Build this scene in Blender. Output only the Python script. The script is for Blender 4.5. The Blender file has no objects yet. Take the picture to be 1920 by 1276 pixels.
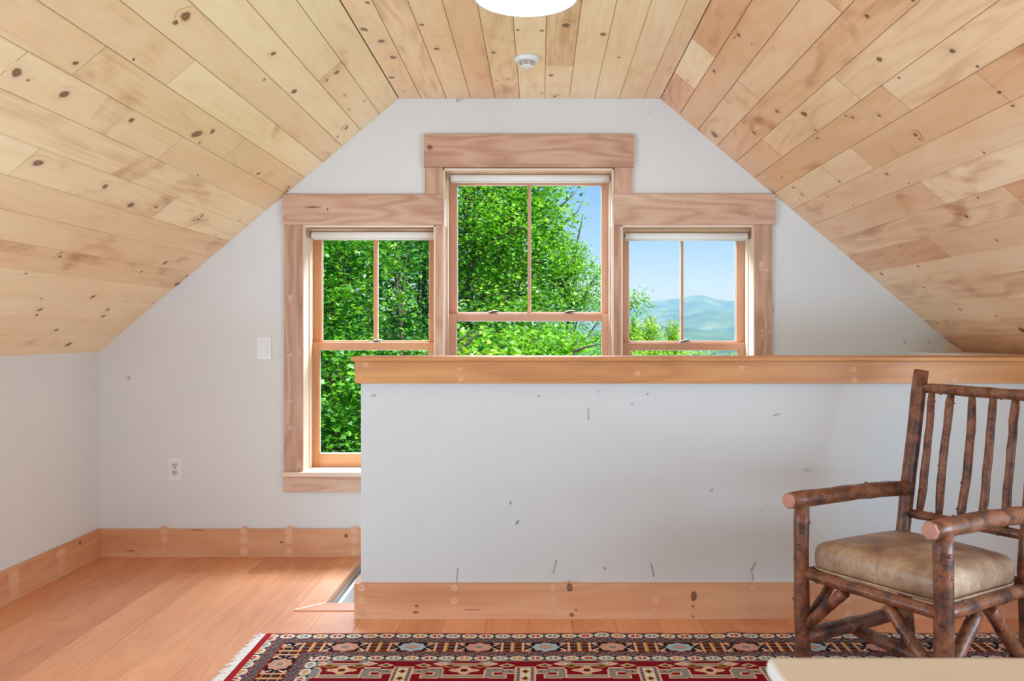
import bpy, math, random
import numpy as np
from mathutils import Vector, Matrix

S = bpy.context.scene
COL = S.collection
PI = math.pi
F, CX, CY, CH = 1580.0, 1012.0, 625.0, 1.10          # focal length in px, vanishing point, eye height

# ------------------------------------------------------------------ camera
cam = bpy.data.objects.new('camera', bpy.data.cameras.new('camera'))
COL.objects.link(cam); S.camera = cam
cam.location = (0, 0, CH); cam.rotation_euler = (PI/2, 0, 0)
cam.data.sensor_width = 36; cam.data.sensor_fit = 'HORIZONTAL'
cam.data.lens = F/1920*36
cam.data.shift_x = -(CX-960)/1920; cam.data.shift_y = -(638-CY)/1920
cam.data.clip_start = .05; cam.data.clip_end = 8000
cam.data.dof.use_dof = True; cam.data.dof.focus_distance = 4.2; cam.data.dof.aperture_fstop = 7.1
# ------------------------------------------------------------------ view
S.view_settings.view_transform = 'Standard'
try: S.view_settings.look = 'None'
except Exception: pass
S.view_settings.exposure = 0.0; S.view_settings.gamma = 1; S.view_settings.use_curve_mapping = False
S.cycles.use_denoising = True
S.cycles.max_bounces = 12; S.cycles.diffuse_bounces = 6; S.cycles.transparent_max_bounces = 16
S.cycles.sample_clamp_indirect = 6

def srgb(r, g, b, a=1):
    f = lambda c: (c/255/12.92 if c/255 <= .04045 else ((c/255+.055)/1.055)**2.4)
    return (f(r), f(g), f(b), a)

# ------------------------------------------------------------------ sky
W = bpy.data.worlds.new('world'); S.world = W; W.use_nodes = True
nt = W.node_tree; nt.nodes.clear()
o = nt.nodes.new('ShaderNodeOutputWorld'); bg = nt.nodes.new('ShaderNodeBackground')
tc = nt.nodes.new('ShaderNodeTexCoord'); sp = nt.nodes.new('ShaderNodeSeparateXYZ'); rp = nt.nodes.new('ShaderNodeValToRGB')
nt.links.new(tc.outputs['Generated'], sp.inputs[0]); nt.links.new(sp.outputs['Z'], rp.inputs[0])
nt.links.new(rp.outputs[0], bg.inputs[0]); nt.links.new(bg.outputs[0], o.inputs[0])
cr = rp.color_ramp; cr.elements[0].position = 0; cr.elements[0].color = srgb(215, 234, 252)
cr.elements[1].position = 1; cr.elements[1].color = srgb(70, 130, 225)
for p, c in ((.045, (212, 232, 253)), (.10, (176, 213, 252)), (.17, (144, 194, 250)), (.45, (104, 164, 240))):
    e = cr.elements.new(p); e.color = srgb(*c)
bg.inputs[1].default_value = 1.0
# ------------------------------------------------------------------ lights
XL_, XR_ = -2.179, 2.079
def area(name, loc, tgt, sx, sy, power, color=(1, 1, 1), spread=None):
    l = bpy.data.lights.new(name, 'AREA'); l.shape = 'RECTANGLE'; l.size = sx; l.size_y = sy
    l.energy = power; l.color = color
    if spread: l.spread = spread
    ob = bpy.data.objects.new(name, l); COL.objects.link(ob); ob.location = loc
    ob.rotation_euler = (Vector(tgt)-Vector(loc)).to_track_quat('-Z', 'Y').to_euler()
    return ob
sun = bpy.data.lights.new('sun', 'SUN'); sun.energy = 11.0; sun.angle = R = math.radians(1.0); sun.color = (1, .95, .86)
so = bpy.data.objects.new('sun', sun); COL.objects.link(so)
so.rotation_euler = Vector((-.40, .50, -.77)).to_track_quat('-Z', 'Y').to_euler()
# daylight: bright sky above the gable window; added fill from unseen openings in the rear gable
area('daylight_gable_window', (-.6, 5.75, 3.15), (-.8, 3.9, .3), 3.2, 1.5, 680, (.70, .86, 1))
area('rear_fill_light', (-.85, -2.62, 1.15), (-.85, 4, 1.25), 1.5, 1.5, 22, (.46, .75, 1))
area('rear_fill_light', (.75, -2.62, 1.15), (.75, 4, 1.25), 1.5, 1.5, 22, (.46, .75, 1))

# added fill lights in low knee-wall openings, out of view, to brighten the ceiling
area('side_fill_light', (XL_-.10, 1.35, .62), (-.5, 1.6, 2.2), 1.6, .62, 68, (.51, .77, 1))
area('side_fill_light', (XR_+.10, 1.35, .62), (.4, 1.6, 2.2), 1.6, .62, 58, (.51, .77, 1))

# ------------------------------------------------------------------ helpers
def at(px, py, d):
    return Vector(((px-CX)*d/F, d, CH+(CY-py)*d/F))
def PX(px, d): return (px-CX)*d/F
def PZ(py, d): return CH+(CY-py)*d/F

def tag(ob, label=None, cat=None, group=None, kind=None):
    if label: ob['label'] = label
    if cat: ob['category'] = cat
    if group: ob['group'] = group
    if kind: ob['kind'] = kind
    return ob
def empty(name, loc, label=None, cat=None, group=None, kind=None):
    e = bpy.data.objects.new(name, None); COL.objects.link(e); e.location = loc
    e.empty_display_size = .1
    return tag(e, label, cat, group, kind)

class MB:
    """collects geometry; build() links it as one mesh object"""
    def __init__(s): s.v = []; s.f = []; s.uv = []; s.rnd = []; s.k = []; s.p = []; s.m = []; s.sm = []
    def vert(s, co, k=0., p=0.): s.v.append(tuple(co)); s.k.append(k); s.p.append(p); return len(s.v)-1
    def face(s, idx, uv=None, rnd=0., m=0, sm=False):
        s.f.append(tuple(idx)); s.uv.extend(uv or [(0, 0)]*len(idx)); s.rnd.append(rnd); s.m.append(m); s.sm.append(sm)
    def box(s, lo, hi, ax=0, rnd=None, m=0, M=None):
        rnd = random.random() if rnd is None else rnd
        b, c = [a for a in range(3) if a != ax]
        P = [(x, y, z) for x in (lo[0], hi[0]) for y in (lo[1], hi[1]) for z in (lo[2], hi[2])]
        ix = [s.vert((M @ Vector(p)) if M else p) for p in P]
        for q in ((0, 1, 3, 2), (4, 6, 7, 5), (0, 4, 5, 1), (2, 3, 7, 6), (0, 2, 6, 4), (1, 5, 7, 3)):
            s.face([ix[i] for i in q], [(P[i][ax], P[i][b]+P[i][c]) for i in q], rnd, m)
    def prism(s, poly, y0, y1, ax=0, rnd=0., m=0, plane='xz'):
        f = (lambda a, b, t: (a, t, b)) if plane == 'xz' else ((lambda a, b, t: (t, a, b)) if plane == 'yz' else (lambda a, b, t: (a, b, t)))
        n = len(poly); A = [s.vert(f(a, b, y0)) for a, b in poly]; B = [s.vert(f(a, b, y1)) for a, b in poly]
        uv = lambda i: (s.v[i][ax], sum(s.v[i][q] for q in range(3) if q != ax))
        s.face(A, [uv(i) for i in A], rnd, m); s.face(B[::-1], [uv(i) for i in B[::-1]], rnd, m)
        for i in range(n):
            q = [A[i], B[i], B[(i+1) % n], A[(i+1) % n]]; s.face(q, [uv(j) for j in q], rnd, m)
    def tube(s, path, rad, n=12, cap=True, m=0, wob=0., seed=0, rnd=0.):
        rr = random.Random(seed); path = [Vector(p) for p in path]; rings = []
        up = None; L = 0
        for i, p in enumerate(path):
            t = (path[min(i+1, len(path)-1)]-path[max(i-1, 0)]).normalized()
            if up is None: up = t.orthogonal().normalized()
            up = (up-t*up.dot(t)).normalized(); w = t.cross(up)
            if i: L += (p-path[i-1]).length
            r = rad[i] if hasattr(rad, '__len__') else rad
            ring = []
            for j in range(n):
                a = 2*PI*j/n; q = r*(1+(rr.random()-.5)*wob)
                ring.append(s.vert(p+up*math.cos(a)*q+w*math.sin(a)*q))
            rings.append((ring, L))
        for i in range(len(rings)-1):
            (a, la), (b, lb) = rings[i], rings[i+1]
            for j in range(n):
                k = (j+1) % n
                s.face([a[j], a[k], b[k], b[j]], [(la, j/n), (la, (j+1)/n), (lb, (j+1)/n), (lb, j/n)], rnd, m, True)
        if cap:
            s.face(rings[0][0][::-1], None, rnd, m); s.face(rings[-1][0], None, rnd, m)
    def lathe(s, prof, c, n=48, m=0, M=None):
        rings = []
        for r, z in prof:
            rings.append([s.vert((M @ Vector((r*math.cos(2*PI*j/n), r*math.sin(2*PI*j/n), z)) if M else Vector((r*math.cos(2*PI*j/n), r*math.sin(2*PI*j/n), z)))+Vector(c)) for j in range(n)])
        for a, b in zip(rings, rings[1:]):
            for j in range(n): s.face([a[j], a[(j+1) % n], b[(j+1) % n], b[j]], None, 0, m, True)
        s.face(rings[0][::-1], None, 0, m); s.face(rings[-1], None, 0, m)
    def spot(s, c, U, V, N, ru, rv, uv0, rnd=0., kind='k', peak=1., halo=1.9, off=.0004, m=0, n=14, ang=0):
        """elliptic mark (knot, putty dab, scuff) lying flush on a surface; U,V,N unit axes"""
        s.nsp = getattr(s, 'nsp', 0)+1; c = Vector(c)+Vector(N)*(off+.00006*(s.nsp % 24)); U = Vector(U); V = Vector(V)
        rings = [(0, 1), (.45, .97), (.8, .84), (1., .74), (1.15, .3), (1.5, .13), (halo, 0.)] if kind == 'k' else [(0, 1), (.6, .9), (1., .35), (1.3, 0)]
        ca, sa = math.cos(ang), math.sin(ang); rr = random.Random(int(abs(c.x*7919+c.y*104729+c.z*331)*10))
        wb = [1+.3*(rr.random()-.5) for _ in range(n)]
        R0 = []
        for r, k in rings:
            ring = []
            for j in range(n if r else 1):
                t = 2*PI*j/n; q = wb[j] if r else 1
                a = ru*r*math.cos(t)*q; b = rv*r*math.sin(t)*q
                a, b = a*ca-b*sa, a*sa+b*ca
                kw = {'k' if kind == 'k' else 'p': k*peak}
                ring.append((s.vert(c+U*a+V*b, **kw), (uv0[0]+a, uv0[1]+b)))
            R0.append(ring)
        for j in range(n):
            q = [R0[0][0], R0[1][j], R0[1][(j+1) % n]]; s.face([i for i, _ in q], [u for _, u in q], rnd, m)
        for A, B in zip(R0[1:], R0[2:]):
            for j in range(n):
                k = (j+1) % n; q = [A[j], B[j], B[k], A[k]]; s.face([i for i, _ in q], [u for _, u in q], rnd, m)
    def build(s, name, mats, parent=None, bevel=0., loc=None, subsurf=0):
        me = bpy.data.meshes.new(name)
        off = Vector(loc) if loc is not None else None
        vs = [tuple(Vector(v)-off) for v in s.v] if off is not None else s.v
        me.from_pydata(vs, [], s.f)
        for mm in (mats if isinstance(mats, (list, tuple)) else [mats]): me.materials.append(mm)
        u = me.uv_layers.new(name='UVMap'); u.data.foreach_set('uv', np.array(s.uv, dtype=np.float32).ravel())
        for nm, dom, dat in (('rnd', 'FACE', s.rnd), ('knot', 'POINT', s.k), ('putty', 'POINT', s.p)):
            if any(dat): a = me.attributes.new(nm, 'FLOAT', dom); a.data.foreach_set('value', dat)
        me.polygons.foreach_set('material_index', s.m); me.polygons.foreach_set('use_smooth', s.sm)
        me.update()
        ob = bpy.data.objects.new(name, me); COL.objects.link(ob)
        if off is not None: ob.location = off
        if parent:
            ob.parent = parent
            if off is None: ob.matrix_parent_inverse = Matrix.Translation(world_loc(parent)).inverted()
            else: ob.location = off-world_loc(parent)
        if bevel:
            b = ob.modifiers.new('bevel', 'BEVEL'); b.width = bevel; b.segments = 2; b.limit_method = 'ANGLE'
        if subsurf:
            b = ob.modifiers.new('sub', 'SUBSURF'); b.levels = b.render_levels = subsurf
        return ob
def world_loc(ob):      # meshes are built in world coordinates; only the empties of things have a place of their own
    return ob.location.copy() if ob.type == 'EMPTY' else Vector((0, 0, 0))

# ------------------------------------------------------------------ materials
def newmat(name):
    m = bpy.data.materials.new(name); m.use_nodes = True; t = m.node_tree
    b = t.nodes['Principled BSDF']; return m, t, b
def N(t, kind, **kw):
    n = t.nodes.new(kind)
    for k, v in kw.items():
        if k.startswith('i_'): n.inputs[k[2:]].default_value = v
        else: setattr(n, k, v)
    return n
def ramp(t, fac, stops):
    r = t.nodes.new('ShaderNodeValToRGB'); t.links.new(fac, r.inputs[0]); c = r.color_ramp
    while len(c.elements) > 1: c.elements.remove(c.elements[-1])
    c.elements[0].position = stops[0][0]; c.elements[0].color = stops[0][1]
    for p, col in stops[1:]: e = c.elements.new(p); e.color = col
    return r.outputs[0]
def mix(t, fac, a, b, mode='MIX'):
    n = t.nodes.new('ShaderNodeMix'); n.data_type = 'RGBA'; n.blend_type = mode
    for sock, val in ((n.inputs[0], fac), (n.inputs[6], a), (n.inputs[7], b)):
        if isinstance(val, (int, float, tuple)): sock.default_value = val
        else: t.links.new(val, sock)
    return n.outputs[2]
def mth(t, op, a, b=0., c=0.):
    n = t.nodes.new('ShaderNodeMath'); n.operation = op
    for i, val in enumerate((a, b, c)):
        if isinstance(val, (int, float)): n.inputs[i].default_value = val
        else: t.links.new(val, n.inputs[i])
    return n.outputs[0]
def attr(t, name):
    a = t.nodes.new('ShaderNodeAttribute'); a.attribute_name = name; return a.outputs['Fac']
def plain(name, col, rough=.5, metal=0., bump=0., bscale=200, spec=.5):
    m, t, b = newmat(name); b.inputs['Base Color'].default_value = srgb(*col); b.inputs['Roughness'].default_value = rough
    b.inputs['Metallic'].default_value = metal; b.inputs['Specular IOR Level'].default_value = spec
    if bump:
        c = N(t, 'ShaderNodeTexCoord'); n = N(t, 'ShaderNodeTexNoise', i_Scale=bscale); t.links.new(c.outputs['Object'], n.inputs['Vector'])
        p = N(t, 'ShaderNodeBump', i_Strength=bump, i_Distance=.002); t.links.new(n.outputs[0], p.inputs['Height']); t.links.new(p.outputs[0], b.inputs['Normal'])
    return m
def wood(name, light, mid, dark, rough=.45, rings=9., contrast=.5, vary=.35, fine=.35, knotcol=(98, 54, 34), bump=.1, spec=.4, redvar=0., cloud=0.):
    """grain runs along U; every board has its own 'rnd'"""
    m, t, b = newmat(name)
    uv = N(t, 'ShaderNodeUVMap', uv_map='UVMap'); sx = N(t, 'ShaderNodeSeparateXYZ'); t.links.new(uv.outputs[0], sx.inputs[0])
    rn = attr(t, 'rnd'); kn = attr(t, 'knot'); pu = attr(t, 'putty')
    def coords(su, sv, seed):
        c = N(t, 'ShaderNodeCombineXYZ')
        t.links.new(mth(t, 'MULTIPLY', sx.outputs[0], su), c.inputs[0])
        t.links.new(mth(t, 'MULTIPLY', sx.outputs[1], sv), c.inputs[1])
        t.links.new(mth(t, 'MULTIPLY_ADD', rn, 37., seed), c.inputs[2]); return c.outputs[0]
    n1 = N(t, 'ShaderNodeTexNoise', i_Scale=1., i_Detail=2., i_Roughness=.5); t.links.new(coords(1.1, 6, 1), n1.inputs['Vector'])
    # cathedral rings: contours of a low-frequency field
    rg = mth(t, 'FRACT', mth(t, 'MULTIPLY', n1.outputs[0], rings))
    tri = mth(t, 'ABSOLUTE', mth(t, 'SUBTRACT', rg, .5))
    n2 = N(t, 'ShaderNodeTexNoise', i_Scale=1., i_Detail=3.); t.links.new(coords(2.2, 150, 5), n2.inputs['Vector'])
    n3 = N(t, 'ShaderNodeTexNoise', i_Scale=1., i_Detail=2.); t.links.new(coords(.9, 7., 9), n3.inputs['Vector'])
    g = mth(t, 'ADD', mth(t, 'MULTIPLY', tri, contrast), mth(t, 'MULTIPLY', mth(t, 'SUBTRACT', n2.outputs[0], .5), fine))
    g = mth(t, 'ADD', g, mth(t, 'MULTIPLY', mth(t, 'SUBTRACT', n3.outputs[0], .5), .9))
    if cloud:      # smoky figure running across the boards, seen round knots
        n4 = N(t, 'ShaderNodeTexNoise', i_Scale=1., i_Detail=3., i_Distortion=.6); t.links.new(coords(3.2, 5., 17), n4.inputs['Vector'])
        g = mth(t, 'ADD', g, mth(t, 'MULTIPLY', mth(t, 'MAXIMUM', mth(t, 'SUBTRACT', n4.outputs[0], .58), 0.), 2.6*cloud))
    h = mth(t, 'FRACT', mth(t, 'MULTIPLY', rn, 7.31))
    g = mth(t, 'ADD', g, mth(t, 'MULTIPLY_ADD', mth(t, 'SUBTRACT', h, .5), vary, .25))
    col = ramp(t, g, [(0., srgb(*light)), (.45, srgb(*mid)), (1., srgb(*dark))])
    if redvar:
        h2 = mth(t, 'MULTIPLY', mth(t, 'FRACT', mth(t, 'MULTIPLY', rn, 23.7)), redvar)
        col = mix(t, h2, col, srgb(214, 160, 118), 'MULTIPLY')
    kc = ramp(t, kn, [(0., srgb(214, 172, 128)), (.3, srgb(170, 120, 84)), (.8, srgb(*knotcol)), (1., srgb(min(255, knotcol[0]+44), knotcol[1]+34, knotcol[2]+24))])
    col = mix(t, ramp(t, kn, [(0., (0, 0, 0, 1)), (.35, (.55,)*3+(1,)), (.7, (.9,)*3+(1,))]), col, kc)
    col = mix(t, mth(t, 'MULTIPLY', pu, .36), col, srgb(236, 214, 196))
    t.links.new(col, b.inputs['Base Color']); b.inputs['Roughness'].default_value = rough; b.inputs['Specular IOR Level'].default_value = spec
    bp = N(t, 'ShaderNodeBump', i_Strength=bump, i_Distance=.001); t.links.new(n2.outputs[0], bp.inputs['Height']); t.links.new(bp.outputs[0], b.inputs['Normal'])
    return m

M_PINE = wood('pine_boards', (253, 236, 196), (246, 220, 174), (198, 146, 102), rough=.36, rings=8, contrast=.34, vary=.30, fine=.42, redvar=.34, spec=.5, cloud=1.)
M_PINEW = wood('warm_pine_boards', (254, 230, 194), (246, 208, 166), (194, 130, 90), rough=.36, rings=8, contrast=.42, vary=.42, fine=.42, redvar=.6, spec=.5, cloud=1.1)
M_PINEM = wood('middle_pine_boards', (253, 230, 188), (244, 210, 162), (194, 136, 92), rough=.36, rings=9, contrast=.42, vary=.38, fine=.45, redvar=.45, spec=.5, cloud=.9)
M_SASHP = wood('pinkish_fir_sash', (222, 174, 144), (206, 150, 120), (160, 104, 80), rough=.4, rings=6, contrast=.25, vary=.15, fine=.35)
M_TRIM = wood('alder_trim', (224, 192, 166), (203, 160, 134), (160, 112, 88), rough=.5, rings=9, contrast=.75, vary=.35, fine=.3, bump=.05)
M_CAPW = wood('stained_cap_wood', (224, 164, 100), (196, 130, 76), (140, 84, 48), rough=.4, rings=6, contrast=.4, vary=.1, fine=.3)
M_BASE = wood('pine_baseboard', (228, 180, 142), (214, 154, 112), (176, 112, 72), rough=.5, rings=6, contrast=.35, vary=.15, fine=.3)
M_SASH = wood('fir_sash', (222, 164, 116), (206, 140, 92), (166, 102, 62), rough=.4, rings=6, contrast=.25, vary=.15, fine=.35)
M_JAMB = wood('pale_jamb', (244, 226, 206), (236, 208, 182), (214, 176, 146), rough=.5, rings=6, contrast=.2, vary=.1, fine=.25)
M_FLOOR = wood('laminate_floor', (232, 160, 108), (212, 134, 82), (164, 92, 52), rough=.40, rings=11, contrast=.45, vary=.3, fine=.5, spec=.9, bump=.03)
_b = M_FLOOR.node_tree.nodes['Principled BSDF']; _b.inputs['Coat Weight'].default_value = .8; _b.inputs['Coat Roughness'].default_value = .33
M_STAIR = wood('pale_stair_tread', (222, 206, 190), (206, 188, 170), (180, 158, 138), rough=.4, rings=7, contrast=.2, vary=.1, fine=.2)
M_DARKGAP = plain('shadow_gap', (60, 38, 20), .9)
M_WHITEP = plain('white_plastic', (232, 231, 226), .35)
M_WHITET = plain('white_tabletop', (228, 229, 226), .28)
M_SHADE = plain('white_shade_fabric', (236, 232, 226), .8, bump=.1, bscale=900)
M_METAL = plain('satin_metal', (170, 165, 158), .35, 1.)
M_DARK = plain('dark_slot', (22, 20, 18), .7)
M_BRONZE = plain('bronze_lock', (120, 96, 80), .4, .8)

def wallmat(name, col):
    m, t, b = newmat(name)
    c = N(t, 'ShaderNodeTexCoord'); n = N(t, 'ShaderNodeTexNoise', i_Scale=1.6, i_Detail=3.); t.links.new(c.outputs['Object'], n.inputs['Vector'])
    n2 = N(t, 'ShaderNodeTexNoise', i_Scale=160., i_Detail=2.); t.links.new(c.outputs['Object'], n2.inputs['Vector'])
    a = srgb(*col); d = srgb(*[x-5 for x in col])
    cc = ramp(t, n.outputs[0], [(.35, a), (.7, d)])
    cc = mix(t, mth(t, 'MULTIPLY', attr(t, 'knot'), .8), cc, srgb(70, 66, 62))
    t.links.new(cc, b.inputs['Base Color']); b.inputs['Roughness'].default_value = .62; b.inputs['Specular IOR Level'].default_value = .25
    p = N(t, 'ShaderNodeBump', i_Strength=.08, i_Distance=.001); t.links.new(n2.outputs[0], p.inputs['Height']); t.links.new(p.outputs[0], b.inputs['Normal'])
    return m
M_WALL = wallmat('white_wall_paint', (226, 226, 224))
M_WALL2 = wallmat('darkened_wall_paint', (210, 207, 202))  # paint colour darkened to offset excess light on the half wall

def emit(name, col, s):
    m = bpy.data.materials.new(name); m.use_nodes = True; t = m.node_tree; t.nodes.clear()
    o = t.nodes.new('ShaderNodeOutputMaterial'); e = t.nodes.new('ShaderNodeEmission')
    e.inputs[0].default_value = srgb(*col); e.inputs[1].default_value = s; t.links.new(e.outputs[0], o.inputs[0]); return m
M_LAMP = emit('lit_diffuser', (206, 232, 255), 12.)
def glass(name):
    m = bpy.data.materials.new(name); m.use_nodes = True; t = m.node_tree; t.nodes.clear()
    o = t.nodes.new('ShaderNodeOutputMaterial'); tr = t.nodes.new('ShaderNodeBsdfTransparent'); tr.inputs[0].default_value = (.97, .985, .98, 1)
    g = t.nodes.new('ShaderNodeBsdfGlossy'); g.inputs['Roughness'].default_value = .02
    mx = t.nodes.new('ShaderNodeMixShader'); mx.inputs[0].default_value = .0008
    t.links.new(tr.outputs[0], mx.inputs[1]); t.links.new(g.outputs[0], mx.inputs[2]); t.links.new(mx.outputs[0], o.inputs[0]); return m
M_GLASS = glass('window_glass')

# ------------------------------------------------------------------ room dimensions
YB, YR = 4.158, -2.40                     # gable wall with window, rear gable
XL, XR, HXL, HXR = -2.179, 2.079, -.695, .595
ZC, ZK = 2.258, 1.008
YH0, YH1 = 3.270, 3.385                   # half wall
OX0, OY0 = -.87, 3.431                    # stair opening corner
def top(x):
    if x < HXL: return ZC+(x-HXL)*(ZC-ZK)/(HXL-XL)
    if x > HXR: return ZC-(x-HXR)*(ZC-ZK)/(XR-HXR)
    return ZC

# ---- gable walls built as upright strips around their openings
def gable(y0, y1, zlow, openings, extra=.03):
    mb = MB(); xs = sorted(set([XL-.12, HXL, HXR, XR+.12]+[q for o in openings for q in o[:2]]))
    for a, b in zip(xs, xs[1:]):
        zt = lambda x: top(x)+extra
        mids = [o for o in openings if o[0] <= (a+b)/2 <= o[1]]
        if mids:
            _, _, z0, z1 = mids[0]
            mb.prism([(a, zlow), (b, zlow), (b, z0), (a, z0)], y0, y1)
            mb.prism([(a, z1), (b, z1), (b, zt(b)), (a, zt(a))], y0, y1)
        else: mb.prism([(a, zlow), (b, zlow), (b, zt(b)), (a, zt(a))], y0, y1)
    return mb
LX0, LX1, CX1, RX1 = -1.171, -.49, .378, 1.0605
SILL, HEAD, HEADC = .417, 1.637, 1.916
mb = gable(YB, YB+.23, -2.6, [(LX0, LX1, SILL, HEAD), (LX1, CX1, SILL, HEADC), (CX1, RX1, SILL, HEAD)])
def scuff(mb, px, py, d, w, h, peak, Nn=(0, -1, 0), ang=0):
    c = at(px, py, d); mb.spot(c, (1, 0, 0), (0, 0, 1), Nn, w*d/F/2, h*d/F/2, (0, 0), peak=peak*.75, halo=1.25, ang=ang, n=8)
for px, py, w, h, k in ((241, 708, 3, 5, .5), (858, 189, 4, 4, .5), (862, 187, 9, 1.5, .5), (1217, 211, 3, 3, .4), (1160, 187, 2, 2, .5), (1449, 580, 2, 3, .9), (1449, 584, 2, 3, .7), (1742, 641, 4, 3, .5), (1696, 640, 2, 5, .2)):
    scuff(mb, px, py, YB, w, h, k)
ob = mb.build('wall_back', M_WALL); tag(ob, kind='structure')

mb = gable(YR-.2, YR, -.25, [(-1.58, -.12, .45, 1.85 if False else 1.80), (.02, 1.48, .45, 1.80)])  # two rear openings added for the fill lights
tag(mb.build('wall_front', M_WALL), kind='structure')
def knee(x0, x1):
    mb = MB(); T = ZK+.05
    mb.box((x0, YR-.2, -2.6), (x1, YB+.2, .28), 1); mb.box((x0, YR-.2, .28), (x1, .5, T), 1); mb.box((x0, 2.2, .28), (x1, YB+.2, T), 1); mb.box((x0, .5, .96), (x1, 2.2, T), 1); return mb  # low opening added for the side fill light
mb = knee(XL-.12, XL); tag(mb.build('wall_left', M_WALL), kind='structure')
mb = knee(XR, XR+.12); tag(mb.build('wall_right', M_WALL), kind='structure')

# ---- half wall in front of the stair
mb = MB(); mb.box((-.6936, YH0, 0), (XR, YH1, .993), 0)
for px, py, w, h, k, a in ((957, 942, 2.4, 5, .9, 0), (970, 978, 3.2, 7, 1, -.5), (865, 984, 2.5, 2.5, .7, 0), (783, 984, 1.6, 3, .4, 0), (857, 1080, 1.6, 22, .6, -.08), (1040, 1062, 2, 18, .65, -.25), (1010, 742, 4, 3, .25, 0),
                           (1134, 1065, 3, 3, .9, 0), (1222, 1063, 1.8, 12, .7, .25), (1225, 1075, 1.8, 10, .7, 0), (1412, 1062, 2, 14, .8, -.5), (1411, 1080, 1.4, 12, .4, 0), (1456, 777, 9, 2, .35, .3), (1103, 775, 2, 14, .2, 0),
                           (1122, 733, 2, 3, .6, 0), (1214, 738, 2, 3, .5, 0), (1185, 757, 3, 3, .4, 0), (1427, 957, 5, 2, .3, 0), (1334, 918, 5, 3, .35, .5), (1512, 880, 5, 3, .15, 0), (700, 741, 5, 3, .25, 0)):
    scuff(mb, px, py, YH0, w, h, k, ang=a)
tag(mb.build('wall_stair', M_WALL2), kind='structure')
# cap board, apron trim
mb = MB(); mb.box((PX(657, 3.225), 3.225, .993), (XR, YH1+.05, 1.0115), 0, .31); tag(mb.build('trim_1', M_CAPW, bevel=.006), kind='structure')
mb = MB(); mb.box((PX(665, 3.249), 3.249, .9075), (XR, YH0, .993), 0, .31); mb.box((PX(665, 3.249), YH0, .9075), (-.6936, YH1, .993), 1, .31)
for px, py in ((686, 683), (862, 690), (864, 710), (1195, 700), (1390, 690), (1601, 692), (1601, 712), (1790, 712)):
    c = at(px, py, 3.249); mb.spot(c, (1, 0, 0), (0, 0, 1), (0, -1, 0), .011, .009, (c.x, c.z), .31, 'p', .5)
c = at(845, 690, 3.249)
tag(mb.build('trim_2', M_CAPW, bevel=.002), kind='structure')
mb = MB(); mb.box((PX(664, 3.249), 3.249, 0), (XR, YH0, .1356), 0, .52); mb.box((PX(664, 3.249), YH0, 0), (-.6936, YH1, .1356), 1, .52)
def kn(mb, px, py, d, rx, rz, rnd, peak=1., halo=1.8):
    c = at(px, py, d); mb.spot(c, (1, 0, 0), (0, 0, 1), (0, -1, 0), rx*d/F, rz*d/F, (c.x, c.z+d), rnd, 'k', peak, halo)
for q in ((1068, 1101, 5, 7), (1072, 1152, 4, 3), (1080, 1143, 1.5, 2), (1301, 1117, 5, 8), (1299, 1136, 2, 2), (1299, 1155, 1.6, 2), (781, 1135, 3, 2.5), (779, 1147, 5, 2), (885, 1142, 14, .7)): kn(mb, q[0], q[1], 3.249, q[2], q[3], .52)
for px in (678, 852, 1037, 1229, 1411, 1590, 1770):
    for py in (1101, 1125, 1148):
        c = at(px, py, 3.249); mb.spot(c, (1, 0, 0), (0, 0, 1), (0, -1, 0), .011, .011, (c.x, c.z), .52, 'p', .55)
        kn(mb, px, py, 3.2485, .8, .8, .52, .8, 1.2)
tag(mb.build('baseboard_stair', M_BASE, bevel=.0015), kind='structure')

# ---- ledge to the right of the stair opening
mb = MB(); mb.box((PX(1725, 4.05), YH1+.05, .985), (XR, YB, 1.0105), 1); tag(mb.build('trim_3', M_WALL, bevel=.002), kind='structure')
mb = MB(); mb.prism([(2.0, 1.0105), (XR-.001, 1.0105), (2.018, 1.053), (2.0, 1.053)], YB-.03, YB, 0, .4)
tag(mb.build('trim_4', M_JAMB), kind='structure')

# ---- baseboards of the outer walls
mb = MB(); mb.box((XL+.02, YB-.02, 0), (OX0, YB, .1395), 0, .18)
for q in ((649, 1004, 3, 3.2), (528, 1016, 3, 1.5), (245, 1032, 7, .8), (369, 993, 12, .7)): kn(mb, q[0], q[1], YB-.02, q[2], q[3], .18)
for px in (308, 457, 542, 664):
    for py in (996, 1010, 1034):
        c = at(px, py, YB-.02); mb.spot(c, (1, 0, 0), (0, 0, 1), (0, -1, 0), .016, .02, (c.x, c.z), .18, 'p', .6)
tag(mb.build('baseboard_back', M_BASE, bevel=.0015), kind='structure')
mb = MB(); mb.box((XL, YR, 0), (XL+.02, YB, .1395), 1, .77)
for z, dd, r in ((.118, 3.957, .010), (.041, 3.456, .008), (.075, 3.80, .004)):
    mb.spot((XL+.02, dd, z), (0, 1, 0), (0, 0, 1), (1, 0, 0), r, r*.9, (dd, z), .77)
for dd in (3.80, 3.46):
    for z in (.03, .07, .11): mb.spot((XL+.02, dd, z), (0, 1, 0), (0, 0, 1), (1, 0, 0), .03, .02, (dd, z), .77, 'p', .55)
tag(mb.build('baseboard_left', M_BASE, bevel=.0015), kind='structure')
mb = MB(); mb.box((XR-.02, YR, 0), (XR, YH0-.02, .1395), 1, .6); tag(mb.build('baseboard_right', M_BASE, bevel=.0015), kind='structure')
mb = MB(); mb.box((XL+.02, YR, 0), (XR-.02, YR+.02, .1395), 0, .6); tag(mb.build('baseboard_front', M_BASE, bevel=.0015), kind='structure')

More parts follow.
